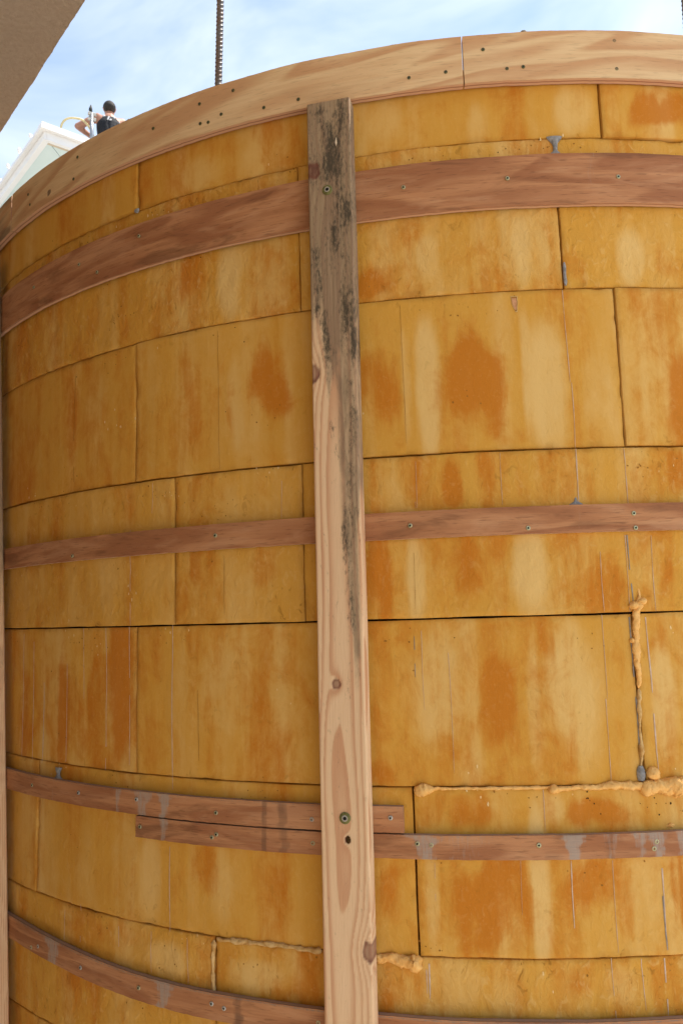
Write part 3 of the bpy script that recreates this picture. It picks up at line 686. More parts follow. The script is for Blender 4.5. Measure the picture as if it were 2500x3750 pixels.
# ------------------------------------------------------------------ lumber uprights
def plank(name, wid, thk, z0, z1, nw, nh, seed, knots=(), moldf=None, weaf=None, pith=(0.0, -0.055), ringw=0.0040, nd=8):
    """upright board: local x across, local -y outward face, z up"""
    hw, c = wid / 2, 0.0035
    per = []
    for x in np.linspace(-hw + c, hw - c, nw): per.append((x, thk))
    per += [(hw - c * 0.4, thk - c * 0.25), (hw, thk - c)]
    for y in np.linspace(thk - c, c, nd)[1:]: per.append((hw, y))
    per += [(hw - c, 0.0), (0.0, 0.0), (-hw + c, 0.0)]
    for y in np.linspace(c, thk - c, nd): per.append((-hw, y))
    per += [(-hw + c * 0.4, thk - c * 0.25)]
    per = np.array(per)
    if len(per) % 2: per = np.vstack([per, [[-hw + c * 0.7, thk - c * 0.1]]])
    m = len(per); hh = np.linspace(z0, z1, nh)
    K, H = np.meshgrid(np.arange(m), hh, indexing='ij')
    w = per[K, 0]; d = per[K, 1]
    px = pith[0] + 0.026 * (vnoise(H * 1.1, H * 0 + 1, seed) - 0.5) + 0.006 * (vnoise(H * 6, H * 0 + 4, seed + 2) - 0.5)
    pd = pith[1] + 0.009 * (vnoise(H * 1.7, H * 0 + 2, seed + 1) - 0.5)
    rr = np.sqrt((w - px) ** 2 + (d - pd) ** 2)
    phi = rr / ringw + 0.8 * (fbm(w * 25, H * 2.2, seed + 5, 3) - 0.5)
    kn = np.zeros_like(w)
    for (kw, kh, kr, ka, hole) in knots:
        dx, dz = (w - kw) / kr, (H - kh) / (kr * 1.25)
        q = np.sqrt(dx * dx + dz * dz)
        phi = phi + 0.55 * ka * np.exp(-(dx * dx / 2.5 + dz * dz / 4.0)) + 0.22 * ka * np.exp(-(dx * dx / 10.0 + dz * dz / 30.0))
        kn = np.maximum(kn, (1.0 if hole else 0.62 + 0.3 * sstep(0.45, 0.9, q)) * sstep(1.12, 0.78, q + (fbm(w * 120, H * 90, seed + 9, 3) - 0.5) * 0.7))
    fr = phi - np.floor(phi)
    late = sstep(0.38, 0.86, fr) * sstep(1.0, 0.94, fr)
    late = late * (0.70 + 0.5 * (fbm(w * 30, H * 4, seed + 6, 2) - 0.3))
    wea = weaf(w, H, d) if weaf else np.zeros_like(w)
    mold = moldf(w, H, d) if moldf else np.zeros_like(w)
    crk = (fbm(w * 260, H * 5, seed + 15, 2) - 0.5) * 0.0012 * wea
    lenw = (fbm(H * 3, H * 0 + 7, seed + 3, 2) - 0.5) * 0.0016
    y = -(d + np.where(d > thk * 0.9, crk, 0) - kn * 0.0012)
    co = np.stack([w + lenw, y, H], -1).reshape(-1, 3)
    wd = np.stack([np.clip(late, 0, 1), np.clip(wea, 0, 1.2), np.clip(mold, 0, 1.2), np.clip(kn, 0, 1)], -1).reshape(-1, 4)
    uvm = np.stack([w, H, d], -1).reshape(-1, 3)
    q = grid_quads(m, nh, wrap_u=True); caps = []
    for col in (0, nh - 1):
        for k in range(m // 2 - 1):
            caps.append([k * nh + col, (k + 1) * nh + col, (m - 2 - k) * nh + col, (m - 1 - k) * nh + col])
    me = np_mesh(name, co, np.concatenate([q, np.array(caps)]), {'wd': wd, 'uvm': uvm})
    try: me.set_sharp_from_angle(angle=rad(40))
    except Exception: pass
    o = obj(name, me, M['pine'], tank)
    return o
def gs(w, H, w0, h0, aw, ah, k): return k * np.exp(-((w - w0) / aw) ** 2 - ((H - h0) / ah) ** 2)
def weather(w, H, d):
    top = sstep(1.98, 2.20, H + (fbm(w * 40, H * 3, 3, 3) - 0.5) * 0.30)
    right = sstep(-0.004, 0.014, w - 0.018 * sstep(1.9, 1.45, H)) * sstep(1.40, 1.55, H) * sstep(0.043, 0.034, w - 0.02 * sstep(1.7, 2.0, H)) * 0.62
    low = sstep(1.93, 2.15, H) * 0.35
    return np.clip(np.maximum(np.maximum(top * 0.95, right), low), 0, 1)
def moldy(w, H, d):
    v = 0.17 * sstep(2.0, 2.25, H) + 0.10 * sstep(2.30, 2.45, H) + 0.15 * sstep(0.008, 0.03, w) * sstep(1.45, 1.75, H) + 0.45 * (fbm(w * 60, H * 9, 61, 3) - 0.5) * sstep(1.9, 2.2, H)
    v = v + gs(w, H, 0.004, 2.53, 0.016, 0.045, 0.75) + gs(w, H, -0.028, 2.478, 0.026, 0.032, 0.40) + gs(w, H, 0.006, 2.48, 0.018, 0.03, 0.55)
    v = v + gs(w, H, 0.030, 2.59, 0.010, 0.03, 0.6) + gs(w, H, -0.02, 2.60, 0.012, 0.015, 0.5)
    v = v + gs(w, H, 0.006, 2.33, 0.007, 0.045, 0.8) + gs(w, H, -0.030, 2.30, 0.008, 0.03, 0.65) + gs(w, H, -0.026, 2.24, 0.010, 0.03, 0.6)
    v = v + gs(w, H, 0.036, 2.38, 0.010, 0.03, 0.5) + gs(w, H, 0.022, 2.40, 0.012, 0.04, 0.4)
    v = v + gs(w, H, 0.024, 2.16, 0.008, 0.06, 0.75) + gs(w, H, 0.041, 2.12, 0.006, 0.05, 0.9) + gs(w, H, -0.032, 2.19, 0.006, 0.03, 0.7)
    v = v + gs(w, H, -0.012, 2.10, 0.012, 0.035, 0.7) + gs(w, H, -0.018, 2.16, 0.010, 0.03, 0.5)
    v = v + gs(w, H, 0.036, 2.00, 0.009, 0.06, 0.6) + gs(w, H, 0.030, 1.92, 0.008, 0.05, 0.55) + gs(w, H, -0.006, 1.945, 0.007, 0.018, 0.95) + gs(w, H, 0.000, 1.90, 0.004, 0.02, 0.8)
    v = v + gs(w, H, 0.026, 1.82, 0.007, 0.06, 0.50) + gs(w, H, 0.012, 1.76, 0.005, 0.05, 0.65) + gs(w, H, 0.014, 1.69, 0.006, 0.05, 0.60)
    v = v + gs(w, H, 0.024, 1.72, 0.009, 0.08, 0.40) + gs(w, H, 0.024, 1.62, 0.006, 0.05, 0.5) + gs(w, H, 0.020, 1.55, 0.008, 0.05, 0.35) + gs(w, H, 0.016, 1.445, 0.008, 0.02, 0.45)
    return v * (0.68 + 0.24 * sstep(1.95, 2.15, H))
TH0 = -14.008
def set_plank(o, th, r, z_top_shift, z0, z1):
    """lean the board along the tangent: shift at bottom / top in metres"""
    n = Vector((math.sin(th * D2R), -math.cos(th * D2R), 0)); tx = Vector((math.cos(th * D2R), math.sin(th * D2R), 0))
    s0, s1 = z_top_shift
    k = (s1 - s0) / (z1 - z0); off = s0 - k * z0
    up = (tx * k + Vector((0, 0, 1))).normalized()
    loc = n * r + tx * off
    X = (-n).cross(up)
    o.matrix_local = Matrix(((X.x, -n.x, up.x, loc.x), (X.y, -n.y, up.y, loc.y), (X.z, -n.z, up.z, loc.z), (0, 0, 0, 1)))
upright = plank('upright_board', 0.0895, 0.038, 0.02, 2.6225, 46, 760, 4,
                knots=[(-0.032, 2.478, 0.0145, 2.2, False), (-0.044, 2.061, 0.016, 2.6, False), (-0.009, 1.467, 0.008, 1.2, False), (0.005, 1.193, 0.0055, 0.7, True), (0.040, 1.006, 0.015, 3.0, False)],
                moldf=moldy, weaf=weather)
upright['label'] = 'long pine upright board, mouldy grey at its top, in front of the hoops'
SH = (-0.0105, 0.0062)
set_plank(upright, TH0, R + 0.0185, SH, 0.02, 2.6225)
def on_board(name, me, w, h, parent, d=0.038):
    o = link(bpy.data.objects.new(name, me), parent)
    k = (SH[1] - SH[0]) / (2.6225 - 0.02)
    o.matrix_local = Matrix(((1, 0, 0, w), (0, 0, -1, -d - 0.0004), (0, 1, 0, h), (0, 0, 0, 1)))
    return o
on_board('screw', screw_big, -0.0050, 2.432, upright)
on_board('screw', screw_big, 0.0015, 1.2304, upright)
# knot hole pit and a pale splinter
bm = bmesh.new()
bmesh.ops.create_icosphere(bm, subdivisions=2, radius=0.0045)
for v in bm.verts: v.co.z *= 0.25; v.co.y *= 1.6
o = on_board('knot', bpy.data.meshes.new('knot'), 0.006, 1.193, upright, 0.0370); bm.to_mesh(o.data); bm.free(); o.data.materials.append(M['hole'])
bm = bmesh.new()
vs = [bm.verts.new(p) for p in ((0, 0, 0), (0.0028, 0.006, 0.0012), (0.0006, 0.020, 0.0002), (-0.0016, 0.008, 0.0008), (0.0006, 0.009, -0.001))]
for f in ((0, 1, 2), (0, 2, 3), (0, 4, 1), (1, 4, 2), (2, 4, 3), (3, 4, 0)): bm.faces.new([vs[i] for i in f])
o = on_board('splinter', bpy.data.meshes.new('splinter'), 0.0150, 2.522, upright, 0.0380); bm.to_mesh(o.data); bm.free(); o.data.materials.append(simple('fresh_splinter', (0.75, 0.6, 0.42), (0.8, 0.66, 0.48), 90))
for (w, h, a) in ((-0.0135, 2.423, 2.2), (-0.006, 2.417, 3.4)):
    bm = bmesh.new()
    bmesh.ops.create_cone(bm, cap_ends=True, segments=6, radius1=0.0022, radius2=0.0012, depth=0.008)
    for v in bm.verts: v.co = Vector((v.co.z, v.co.x, v.co.y * 0.4)); 
    o = on_board('splinter', bpy.data.meshes.new('splinter'), w, h, upright, 0.0385); bm.to_mesh(o.data); bm.free(); o.data.materials.append(bpy.data.materials['fresh_splinter'])
    o.matrix_local = o.matrix_local @ Matrix.Rotation(a, 4, 'Z')
# second upright round the curve, seen by its inner edge
side = plank('upright_board', 0.0895, 0.038, 0.02, 2.615, 12, 160, 21, pith=(0.012, -0.03), ringw=0.0036, nd=14,
             weaf=lambda w, H, d: 0.75 * sstep(1.5, 2.1, H) + 0.25 * sstep(0.9, 1.5, H))
side['label'] = 'pine upright board at the left edge of the frame, seen edge-on'
tt = 0.044
set_plank(side, -45.9, R + 0.0185, (math.tan((-42.3 + 45.9) * D2R) * R - tt, math.tan((-48.5 + 45.9) * D2R) * R - tt), 0.5, 2.618)
for th in (-78.5, 18.0, 50.0):
    o = side.copy(); COL.objects.link(o); o.parent = tank
    del o['label']
    set_plank(o, th, R + 0.0185, (0, 0), 0, 2.6)

# ------------------------------------------------------------------ cured spray foam beads, mortar, drips
def resample(pts, step):
    out = []
    for (a, b) in zip(pts[:-1], pts[1:]):
        du = math.hypot((b[0] - a[0]) * D2R * R, b[1] - a[1]); n = max(1, int(du / step))
        for k in range(n): 
            f = k / n; out.append(tuple(a[i] + (b[i] - a[i]) * f for i in range(len(a))))
    out.append(pts[-1]); return out
def bead(name, pts, mat, seed, lump=0.45, sink=0.35, seg=16, lumps=()):
    """pts: (theta, z, radius)"""
    ps = resample(pts, 0.0024); rnd = random.Random(seed)
    n = len(ps)
    i = np.arange(n)
    k1 = fbm(i * 0.11, i * 0 + seed, seed, 3) - 0.5; k2 = fbm(i * 0.16 + 50, i * 0 + seed, seed + 3, 3) - 0.5
    co = []; 
    prev = None
    for j, (t, z, r) in enumerate(ps):
        endf = min(1.0, math.sqrt(max(0.02, min(j, n - 1 - j) / 3.0)))
        rr = r * (1 + lump * 2.0 * k1[j]) * endf
        t0, z0, _ = ps[max(0, j - 1)]; t1, z1, _ = ps[min(n - 1, j + 1)]
        dx, dz = (t1 - t0) * D2R * R, z1 - z0; L = math.hypot(dx, dz) or 1
        nx, nz = -dz / L, dx / L
        c = R + rr * sink + 0.0008
        sh = k2[j] * r * 0.9
        for k in range(seg):
            a = 2 * math.pi * k / seg
            ra = rr * (1 + 0.55 * (float(vnoise(np.array(j * 0.30), np.array(k * 0.9), seed + 7)) - 0.5) + 0.34 * (float(vnoise(np.array(j * 0.85), np.array(k * 1.9), seed + 19)) - 0.5))
            off = math.cos(a) * ra + sh
            tt_ = t + off * nx / R / D2R; zz_ = z + off * nz
            co.append(P(tt_, zz_, c + math.sin(a) * ra * 0.85))
    q = []
    for j in range(n - 1):
        for k in range(seg):
            q.append((j * seg + k, j * seg + (k + 1) % seg, (j + 1) * seg + (k + 1) % seg, (j + 1) * seg + k))
    bm = bmesh.new()
    vs = [bm.verts.new(c) for c in co]
    for f in q: bm.faces.new([vs[x] for x in f])
    bm.faces.new([vs[k] for k in range(seg)]); bm.faces.new([vs[(n - 1) * seg + k] for k in range(seg)])
    for (t, z, r, sq) in lumps:
        g = bmesh.ops.create_icosphere(bm, subdivisions=3, radius=r)
        for v in g['verts']:
            d = v.co.normalized(); kx = fbm(np.array(d.x * 2 + d.y), np.array(d.z * 2 + seed), seed + 40, 2)
            v.co *= 0.8 + 0.45 * float(kx); v.co.z *= sq
            c = Vector(P(t, z, R + r * 0.45)); v.co += c
    return bm_obj(name, bm, mat, tank, True)
A = LINE['A']
ra = [0.0085, 0.0095, 0.0034, 0.0026, 0.0024, 0.0024, 0.0080, 0.0048, 0.0052, 0.0062, 0.0075, 0.0105, 0.0110, 0.0140]
o = bead('foam_bead', [(t, z, r) for (t, z), r in zip(A, ra)], M['bead'], 3, 0.60, lumps=[(3.41, 1.2925, 0.0115, 1.0), (2.95, 1.266, 0.011, 1.2), (-2.35, 1.2695, 0.0085, 0.9), (4.2, 1.262, 0.010, 1.0)])
o['label'] = 'long bright bead of cured foam along a horizontal joint'
B = LINE['B']
rb = [0.0016, 0.0030, 0.0080, 0.0072, 0.0066, 0.0056, 0.0042]
o = bead('foam_bead', [(t, z, r) for (t, z), r in zip(B[:7], rb)], M['bead'], 5, 0.30, lumps=[(3.02, 1.594, 0.0085, 0.8), (3.55, 1.6015, 0.0085, 0.75), (2.80, 1.530, 0.0045, 1.0)])
o['label'] = 'bright vertical bead of cured foam filling a joint at the right'
bead('foam_bead', [(t, z, r) for (t, z), r in zip(B[6:], (0.0034, 0.0030, 0.0026, 0.0034, 0.0042))], M['oldbead'], 8, 0.8)
bead('foam_bead', [(t, z, r) for (t, z), r in zip(LINE['C'], (0.0085, 0.0075, 0.0100, 0.0125, 0.0095, 0.0035))], M['bead'], 11, 0.25)
bead('foam_bead', [(t, z, r) for (t, z), r in zip(LINE['D'], (0.0050, 0.0045, 0.0052, 0.0042, 0.0060))], M['oldbead'], 13, 0.6)
bead('foam_bead', [(t, z, r) for (t, z), r in zip(LINE['E'], (0.0060, 0.0038, 0.0045, 0.0062))], M['oldbead'], 15, 0.5)
bead('foam_bead', [(-20.6, 0.834, 0.006), (-19.9, 0.8345, 0.008), (-19.2, 0.833, 0.006)], M['bead'], 17, 0.4)
bead('foam_bead', [(4.0, 1.199, 0.003), (4.3, 1.2, 0.0045), (4.5, 1.199, 0.003)], M['bead'], 19, 0.4)

def mortar_drop(prof, th, seed):
    """grey mortar squeezed out of a joint: (z, half width) profile on the wall"""
    bm = bmesh.new(); rows = []
    for (z, hwid, th_) in prof:
        row = []
        for k in range(7):
            f = k / 3.0 - 1
            t = th + (f * hwid + (random.random() - 0.5) * 0.0015) / R / D2R
            row.append(bm.verts.new(P(t, z, R + 0.001 + th_ * (1 - f * f) ** 0.5 + random.random() * 0.0008)))
        rows.append(row)
    for a, b in zip(rows[:-1], rows[1:]):
        for k in range(6): bm.faces.new((a[k], a[k + 1], b[k + 1], b[k]))
    return bm_obj('mortar_drop', bm, M['mortar'], tank, True)
mortar_drop([(2.531, 0.016, 0.004), (2.525, 0.013, 0.006), (2.517, 0.006, 0.005), (2.508, 0.0042, 0.004), (2.500, 0.005, 0.005), (2.494, 0.012, 0.006), (2.488, 0.013, 0.003)], 0.25, 1)
mortar_drop([(1.266, 0.014, 0.003), (1.260, 0.010, 0.005), (1.252, 0.005, 0.004), (1.246, 0.009, 0.005), (1.240, 0.018, 0.006)], -37.7, 2)
mortar_drop([(1.800, 0.0015, 0.002), (1.792, 0.004, 0.005), (1.787, 0.014, 0.007), (1.782, 0.02, 0.004)], 0.03, 3)
mortar_drop([(1.306, 0.004, 0.004), (1.298, 0.007, 0.007), (1.288, 0.008, 0.008), (1.280, 0.006, 0.006)], 2.75, 4)
mortar_drop([(2.266, 0.0015, 0.002), (2.258, 0.0035, 0.003), (2.240, 0.003, 0.003), (2.226, 0.0035, 0.003), (2.218, 0.002, 0.002)], 0.32, 5)
mortar_drop([(2.532, 0.008, 0.003), (2.527, 0.007, 0.005), (2.522, 0.003, 0.003)], -29.6, 6)

def drips(name, rows, mat, base):
    co = []; q = []
    for di, (t, za, zb, w) in enumerate(rows):
        if abs(za - zb) < 0.01: continue
        n = max(4, int((za - zb) / 0.012)); rnd = random.Random(di * 3 + 1)
        prev = None
        for k in range(n + 1):
            f = k / n; z = za + (zb - za) * f
            tj = t + 0.22 * (float(fbm(np.array(z * 5 + di), np.array(di * 1.7), 55 + di, 2)) - 0.5)
            keep = float(fbm(np.array(z * 22 + di * 5), np.array(di * 3.1), 66, 2)) > 0.22
            hw_ = base * w * (0.45 + 0.9 * float(vnoise(np.array(z * 40), np.array(di * 2.2), 12))) * (0.4 + 0.6 * min(1, 4 * (1 - f) + 0.2))
            s = surf(tj, z) + 0.0007
            if keep:
                i0 = len(co)
                co += [P(tj - hw_ / R / D2R, z, s), P(tj, z, s + 0.0005), P(tj + hw_ / R / D2R, z, s)]
                if prev is not None:
                    q += [(prev, prev + 1, i0 + 1, i0), (prev + 1, prev + 2, i0 + 2, i0 + 1)]
                prev = i0
            else: prev = None
    o = obj(name, np_mesh(name, np.array(co), np.array(q)), mat, tank)
    o['kind'] = 'stuff'
    return o
drips('slurry_drips', DRIPS, M['drip'], 0.00062)
drips('grey_slurry_drips', GREYDRIPS, M['greydrip'], 0.0008)
CRACKS = [(-24.35, 1.50, 1.31, 1.3), (-22.6, 2.20, 1.90, 0.8), (-9.95, 2.20, 1.92, 0.7), (-22.3, 1.72, 1.60, 0.8), (-9.8, 1.73, 1.585, 0.6), (-36.5, 2.18, 1.92, 0.6), (0.25, 2.35, 2.26, 1.6)]
drips('hairline_cracks', CRACKS, M['crack'], 0.00034)
# torn rectangle in the skin of one block
bm = bmesh.new()
ring = [(-3.07, 2.2005), (-2.72, 2.2005), (-2.71, 2.188), (-2.76, 2.172), (-2.86, 2.172), (-3.03, 2.186)]
cc = (-2.88, 2.188); rs = surf(*cc)
vo = [bm.verts.new(P(cc[0] + (t - cc[0]) * 1.22, cc[1] + (z - cc[1]) * 1.16, rs + 0.0006)) for t, z in ring]
vi = [bm.verts.new(P(t, z, rs + 0.0012)) for t, z in ring]; vj = [bm.verts.new(P(cc[0] + (t - cc[0]) * 0.85, cc[1] + (z - cc[1]) * 0.85, rs + 0.0003)) for t, z in ring]
for k in range(6):
    bm.faces.new((vo[k], vo[(k + 1) % 6], vi[(k + 1) % 6], vi[k])); bm.faces.new((vi[k], vi[(k + 1) % 6], vj[(k + 1) % 6], vj[k])).material_index = 1
f = bm.faces.new(vj); f.material_index = 2
o = bm_obj('torn_patch', bm, M['oldbead'], tank); o.data.materials.append(M['crack']); o.data.materials.append(M['tear'])
# nail holes: small dark cups with a raised lip
hole_me = lathe_mesh('nail_hole', [(0.0045, -0.0016, 0), (0.0034, 0.0010, 0), (0.0024, 0.0008, 1), (0.0014, -0.0002, 1), (0, -0.0008, 1)], 9, [M['foam'], M['hole']])
hole_me2 = lathe_mesh('nail_hole', [(0.0030, 0.0006, 1), (0.0018, 0.0004, 1), (0, 0.0, 1)], 8, [M['foam'], M['hole']])
for i, (t, z) in enumerate(PITS):
    o = place_on_tank('nail_hole', hole_me2, t, z, surf(t, z) + 0.0002, tank, i)
    s = 0.75 + 0.8 * random.random()
    o.matrix_local = o.matrix_local @ Matrix.Diagonal((s * 0.8, s, 1, 1))
# small pits and pale nicks in the foam skin, too fine to pick apart
def specks(name, n, mat, seed, r0, r1, tall):
    rnd = random.Random(seed); co = []; q = []
    while n > 0:
        ct, cz = rnd.uniform(-46, 8), rnd.uniform(0.78, 2.62)
        if rnd.random() < 0.6:                      # many sit close under a joint
            zj = rnd.choice(ZJ[1:8]); cz = zj - rnd.uniform(0.004, 0.05)
        for j in range(rnd.randint(1, 7)):
            t = ct + rnd.gauss(0, 0.7); z = cz + rnd.gauss(0, 0.014)
            if find_block(t, z)['z0'] > z - 0.006 or n <= 0: continue
            s = surf(t, z); r = rnd.uniform(r0, r1); i0 = len(co); a0 = rnd.random() * 6
            for k in range(8):
                a = a0 + k * math.pi / 4; rr = r * rnd.uniform(0.6, 1.3)
                co.append(P(t + math.cos(a) * rr / R / D2R, z + math.sin(a) * rr * tall, s + 0.0003))
            q += [(i0, i0 + 1, i0 + 2, i0 + 3), (i0, i0 + 3, i0 + 4, i0 + 7), (i0 + 7, i0 + 4, i0 + 5, i0 + 6)]
            n -= 1
    o = obj(name, np_mesh(name, np.array(co), np.array(q), smooth=False), mat, tank); o['kind'] = 'stuff'
specks('skin_pits', 330, M['crack'], 11, 0.0007, 0.0021, 1.0)
specks('deep_pits', 70, M['hole'], 12, 0.0006, 0.0016, 1.0)
specks('pale_nicks', 120, M['nick'], 13, 0.0006, 0.0018, 2.2)
# mortar crumbs on the rim
def crumb(th, z, r, seed):
    rnd = random.Random(seed); bm = bmesh.new()
    for j in range(rnd.randint(2, 5)):
        g = bmesh.ops.create_icosphere(bm, subdivisions=1, radius=r * rnd.uniform(0.4, 0.9))
        off = Vector((rnd.uniform(-1, 1) * r * 1.6, rnd.uniform(-0.4, 0.4) * r, rnd.uniform(-0.15, 0.55) * r))
        for v in g['verts']: v.co = v.co * rnd.uniform(0.7, 1.3) + off
    o = bm_obj('mortar_crumb', bm, M['crumb'], tank)
    rr = RIMR + 0.009
    o.matrix_local = Matrix.Translation(P(th, z, rr)) @ Matrix.Rotation(th * D2R, 4, 'Z')
    return o
for i, (t, z) in enumerate(CRUMBS):
    crumb(t, 2.7475, 0.0075 if i in (0, 1) else random.uniform(0.0022, 0.0048), i)
for i in range(34):
    crumb(random.choice([random.uniform(-46, -24), random.uniform(-46, 8)]), 2.7475, random.uniform(0.0012, 0.0028), 100 + i)

# ------------------------------------------------------------------ rebars standing behind the rim
def rebar(name, p0, p1, dia, zb, zt, label):
    p0, p1 = Vector(p0), Vector(p1); d = (p1 - p0) / (p1.z - p0.z)
    seg = 28; pitch = dia * 0.60; n = int((zt - zb) / pitch * 9)
    K, I = np.meshgrid(np.arange(seg), np.arange(n), indexing='ij')
    a = 2 * math.pi * K / seg; z = zb + (zt - zb) * I / (n - 1)
    ph = z / pitch + 0.40 * np.cos(a) + 0.5 * (np.sin(a) > 0)
    rib = np.clip(np.cos(2 * math.pi * ph) * 2.2 - 0.9, 0, 1) * np.clip(np.abs(np.sin(a)) * 2.2, 0, 1)
    lon = np.exp(-((np.abs(np.cos(a)) - 1) / 0.02) ** 2)
    r = dia * 0.5 * (0.90 + 0.115 * rib + 0.10 * lon)
    # longitudinal seam turned towards the viewer's left
    a2 = a + rad(250)
    co = np.stack([p0.x + d.x * (z - p0.z) + r * np.cos(a2), p0.y + d.y * (z - p0.z) + r * np.sin(a2), z], -1).reshape(-1, 3)
    o = obj(name, np_mesh(name, co, grid_quads(seg, n, wrap_u=True)), M['steel'])
    return tag(o, label, 'rebar', 'rebars rising from the tank')
rebar('steel_rebar', (-0.7062, -1.5255, 2.8639), (-0.6991, -1.5255, 3.0915), 0.0182, 2.55, 4.3, 'ribbed steel rebar standing against the sky near the worker')
rebar('steel_rebar', (0.3761, -1.6384, 2.8852), (0.3775, -1.6384, 2.9601), 0.0182, 2.55, 4.3, 'dark rebar barely showing at the top right corner')

# ================================================================== white eave of the building behind
EC = Vector((CAM.x - 3.642, CAM.y + 9.320, CAM.z + 6.25))
A1 = Vector((-0.6428, 0.7660, 0)); B1 = Vector((0.7660, 0.6428, 0))
bld = empty('white_eaved_building', 'pale building with white eave corner and mint soffit behind the tank', 'building', (EC.x, EC.y, 0))
def bp(i, j): v = A1 * i + B1 * j; return (v.x, v.y)
LA, LB = 9.0, 9.0
zt = EC.z
def slab(name, i0, i1, j0, j1, z0, z1, mat, parent=bld):
    bm = bmesh.new(); bm_prism(bm, [bp(i0, j0), bp(i1, j0), bp(i1, j1), bp(i0, j1)], z0, z1)
    bmesh.ops.recalc_face_normals(bm, faces=bm.faces)
    return bm_obj(name, bm, mat, parent)
slab('gutter', -0.06, LA, -0.06, -0.002, zt - 0.05, zt, M['white'])
slab('gutter', 0.0, LB, 0.0, 0.0, 0, 0, M['white']) if False else None
bm = bmesh.new(); bm_prism(bm, [bp(-0.06, 0.0), bp(-0.002, 0.0), bp(-0.002, LB), bp(-0.06, LB)], zt - 0.05, zt); bmesh.ops.recalc_face_normals(bm, faces=bm.faces); bm_obj('gutter', bm, M['white'], bld)
slab('fascia', 0.0, LA, 0.0, 0.03, zt - 0.16, zt - 0.01, M['white'])
slab('fascia', 0.0, 0.03, 0.032, LB, zt - 0.16, zt - 0.01, M['white'])
slab('soffit_trim', 0.032, LA, 0.032, 0.075, zt - 0.15, zt - 0.05, M['white'])
slab('soffit_trim', 0.032, 0.075, 0.077, LB, zt - 0.15, zt - 0.05, M['white'])
slab('vent_strip', 0.078, 0.125, 0.078, LB, zt - 0.145, zt - 0.05, M['vent'])
for (pts) in ([(0.078, 0.078), (LA, 0.078), (LA, 1.15), (1.15, 1.15)], [(0.128, 0.140), (1.13, 1.152), (1.13, LB), (0.128, LB)]):
    bm = bmesh.new(); bm_prism(bm, [bp(*p) for p in pts], zt - 0.135, zt - 0.05); bmesh.ops.recalc_face_normals(bm, faces=bm.faces)
    bm_obj('soffit', bm, M['mint'], bld)
slab('wall', 1.16, LA, 1.16, LB, 0.0, zt - 0.05, M['mint'])
bm = bmesh.new()
pitch_t = 0.50
c0, c1, c2, c3 = bp(0, 0), bp(LA, 0), bp(LA, LB), bp(0, LB)
mid = bp(LA / 2, LB / 2)
vs = [bm.verts.new((x, y, zt - 0.005)) for x, y in (c0, c1, c2, c3)] + [bm.verts.new((mid[0], mid[1], zt + LA / 2 * pitch_t))]
for f in ((0, 1, 4), (1, 2, 4), (2, 3, 4), (3, 0, 4)): bm.faces.new([vs[k] for k in f])
bm.faces.new([vs[k] for k in (3, 2, 1, 0)])
bm_obj('roof', bm, M['roof'], bld)
bulb_me = lathe_mesh('light_bulb', [(0.012, 0.0, 0), (0.014, 0.02, 0), (0.024, 0.045, 0), (0.026, 0.065, 0), (0.015, 0.095, 0), (0, 0.105, 0)], 10, [M['bulb']])
for k in range(16):
    o = link(bpy.data.objects.new('light_bulb', bulb_me), bld)
    x, y = bp(0.35 + k * 0.46, -0.045)
    o.location = (x, y, zt - 0.004)
    o.rotation_euler = (random.uniform(-0.4, 0.4), random.uniform(-0.4, 0.4), 0)
slab('ridge_cap', -0.06, 0.08, -0.055, 0.60, zt + 0.002, zt + 0.03, M['white'])

# ================================================================== worker on that roof
HD = Vector((CAM.x - 3.324, CAM.y + 11.009, CAM.z + 7.66))      # head centre
rv = Vector((0.957, 0.289, 0)); av = Vector((-0.289, 0.957, 0))    # right / away in the picture
GZ = -0.90
worker = empty('person', 'person in a black sleeveless top seen from behind, crouching on the roof', 'person', (HD.x, HD.y, HD.z + GZ))
def L(x, y, z): v = rv * x + av * y; return Vector((v.x, v.y, z - GZ))
def skin_obj(name, verts, edges, radii, mat, root, parent, sub=2):
    me = bpy.data.meshes.new(name)
    me.from_pydata([tuple(v) for v in verts], edges, [])
    o = obj(name, me, mat, parent)
    md = o.modifiers.new('skin', 'SKIN'); md.use_smooth_shade = True
    if not me.skin_vertices: 
        pass
    lay = me.skin_vertices[0].data if me.skin_vertices else None
    for i, r in enumerate(radii):
        if lay: lay[i].radius = r if isinstance(r, tuple) else (r, r); lay[i].use_root = (i == root)
    sb = o.modifiers.new('sub', 'SUBSURF'); sb.levels = sub; sb.render_levels = sub
    return o
def body_tubes(name, chains, mat, parent, seg=14):
    """one closed surface: overlapping tapered chains voxel-remeshed into a continuous body"""
    bm = bmesh.new()
    for pts, rr in chains:
        # refine
        P2, R2 = [], []
        for i in range(len(pts) - 1):
            for k in range(4):
                f = k / 4.0; P2.append(pts[i].lerp(pts[i + 1], f)); R2.append(rr[i] + (rr[i + 1] - rr[i]) * f)
        P2.append(pts[-1]); R2.append(rr[-1])
        bm_tube(bm, P2, R2, seg)
        for p, r in ((pts[0], rr[0]), (pts[-1], rr[-1])):
            g = bmesh.ops.create_uvsphere(bm, u_segments=12, v_segments=8, radius=r)
            for v in g['verts']: v.co += p
    o = bm_obj(name, bm, mat, parent, True)
    md = o.modifiers.new('remesh', 'REMESH'); md.mode = 'VOXEL'; md.voxel_size = 0.012; md.use_smooth_shade = True
    sm = o.modifiers.new('smooth', 'SMOOTH'); sm.factor = 0.5; sm.iterations = 4
    return o
sl, sr = L(-0.175, 0.00, -0.185), L(0.185, 0.02, -0.205)
el, er = L(-0.455, 0.02, -0.355), L(0.25, 0.16, -0.46)
hl, hr_ = L(-0.245, 0.22, -0.385), L(0.06, 0.38, -0.50)
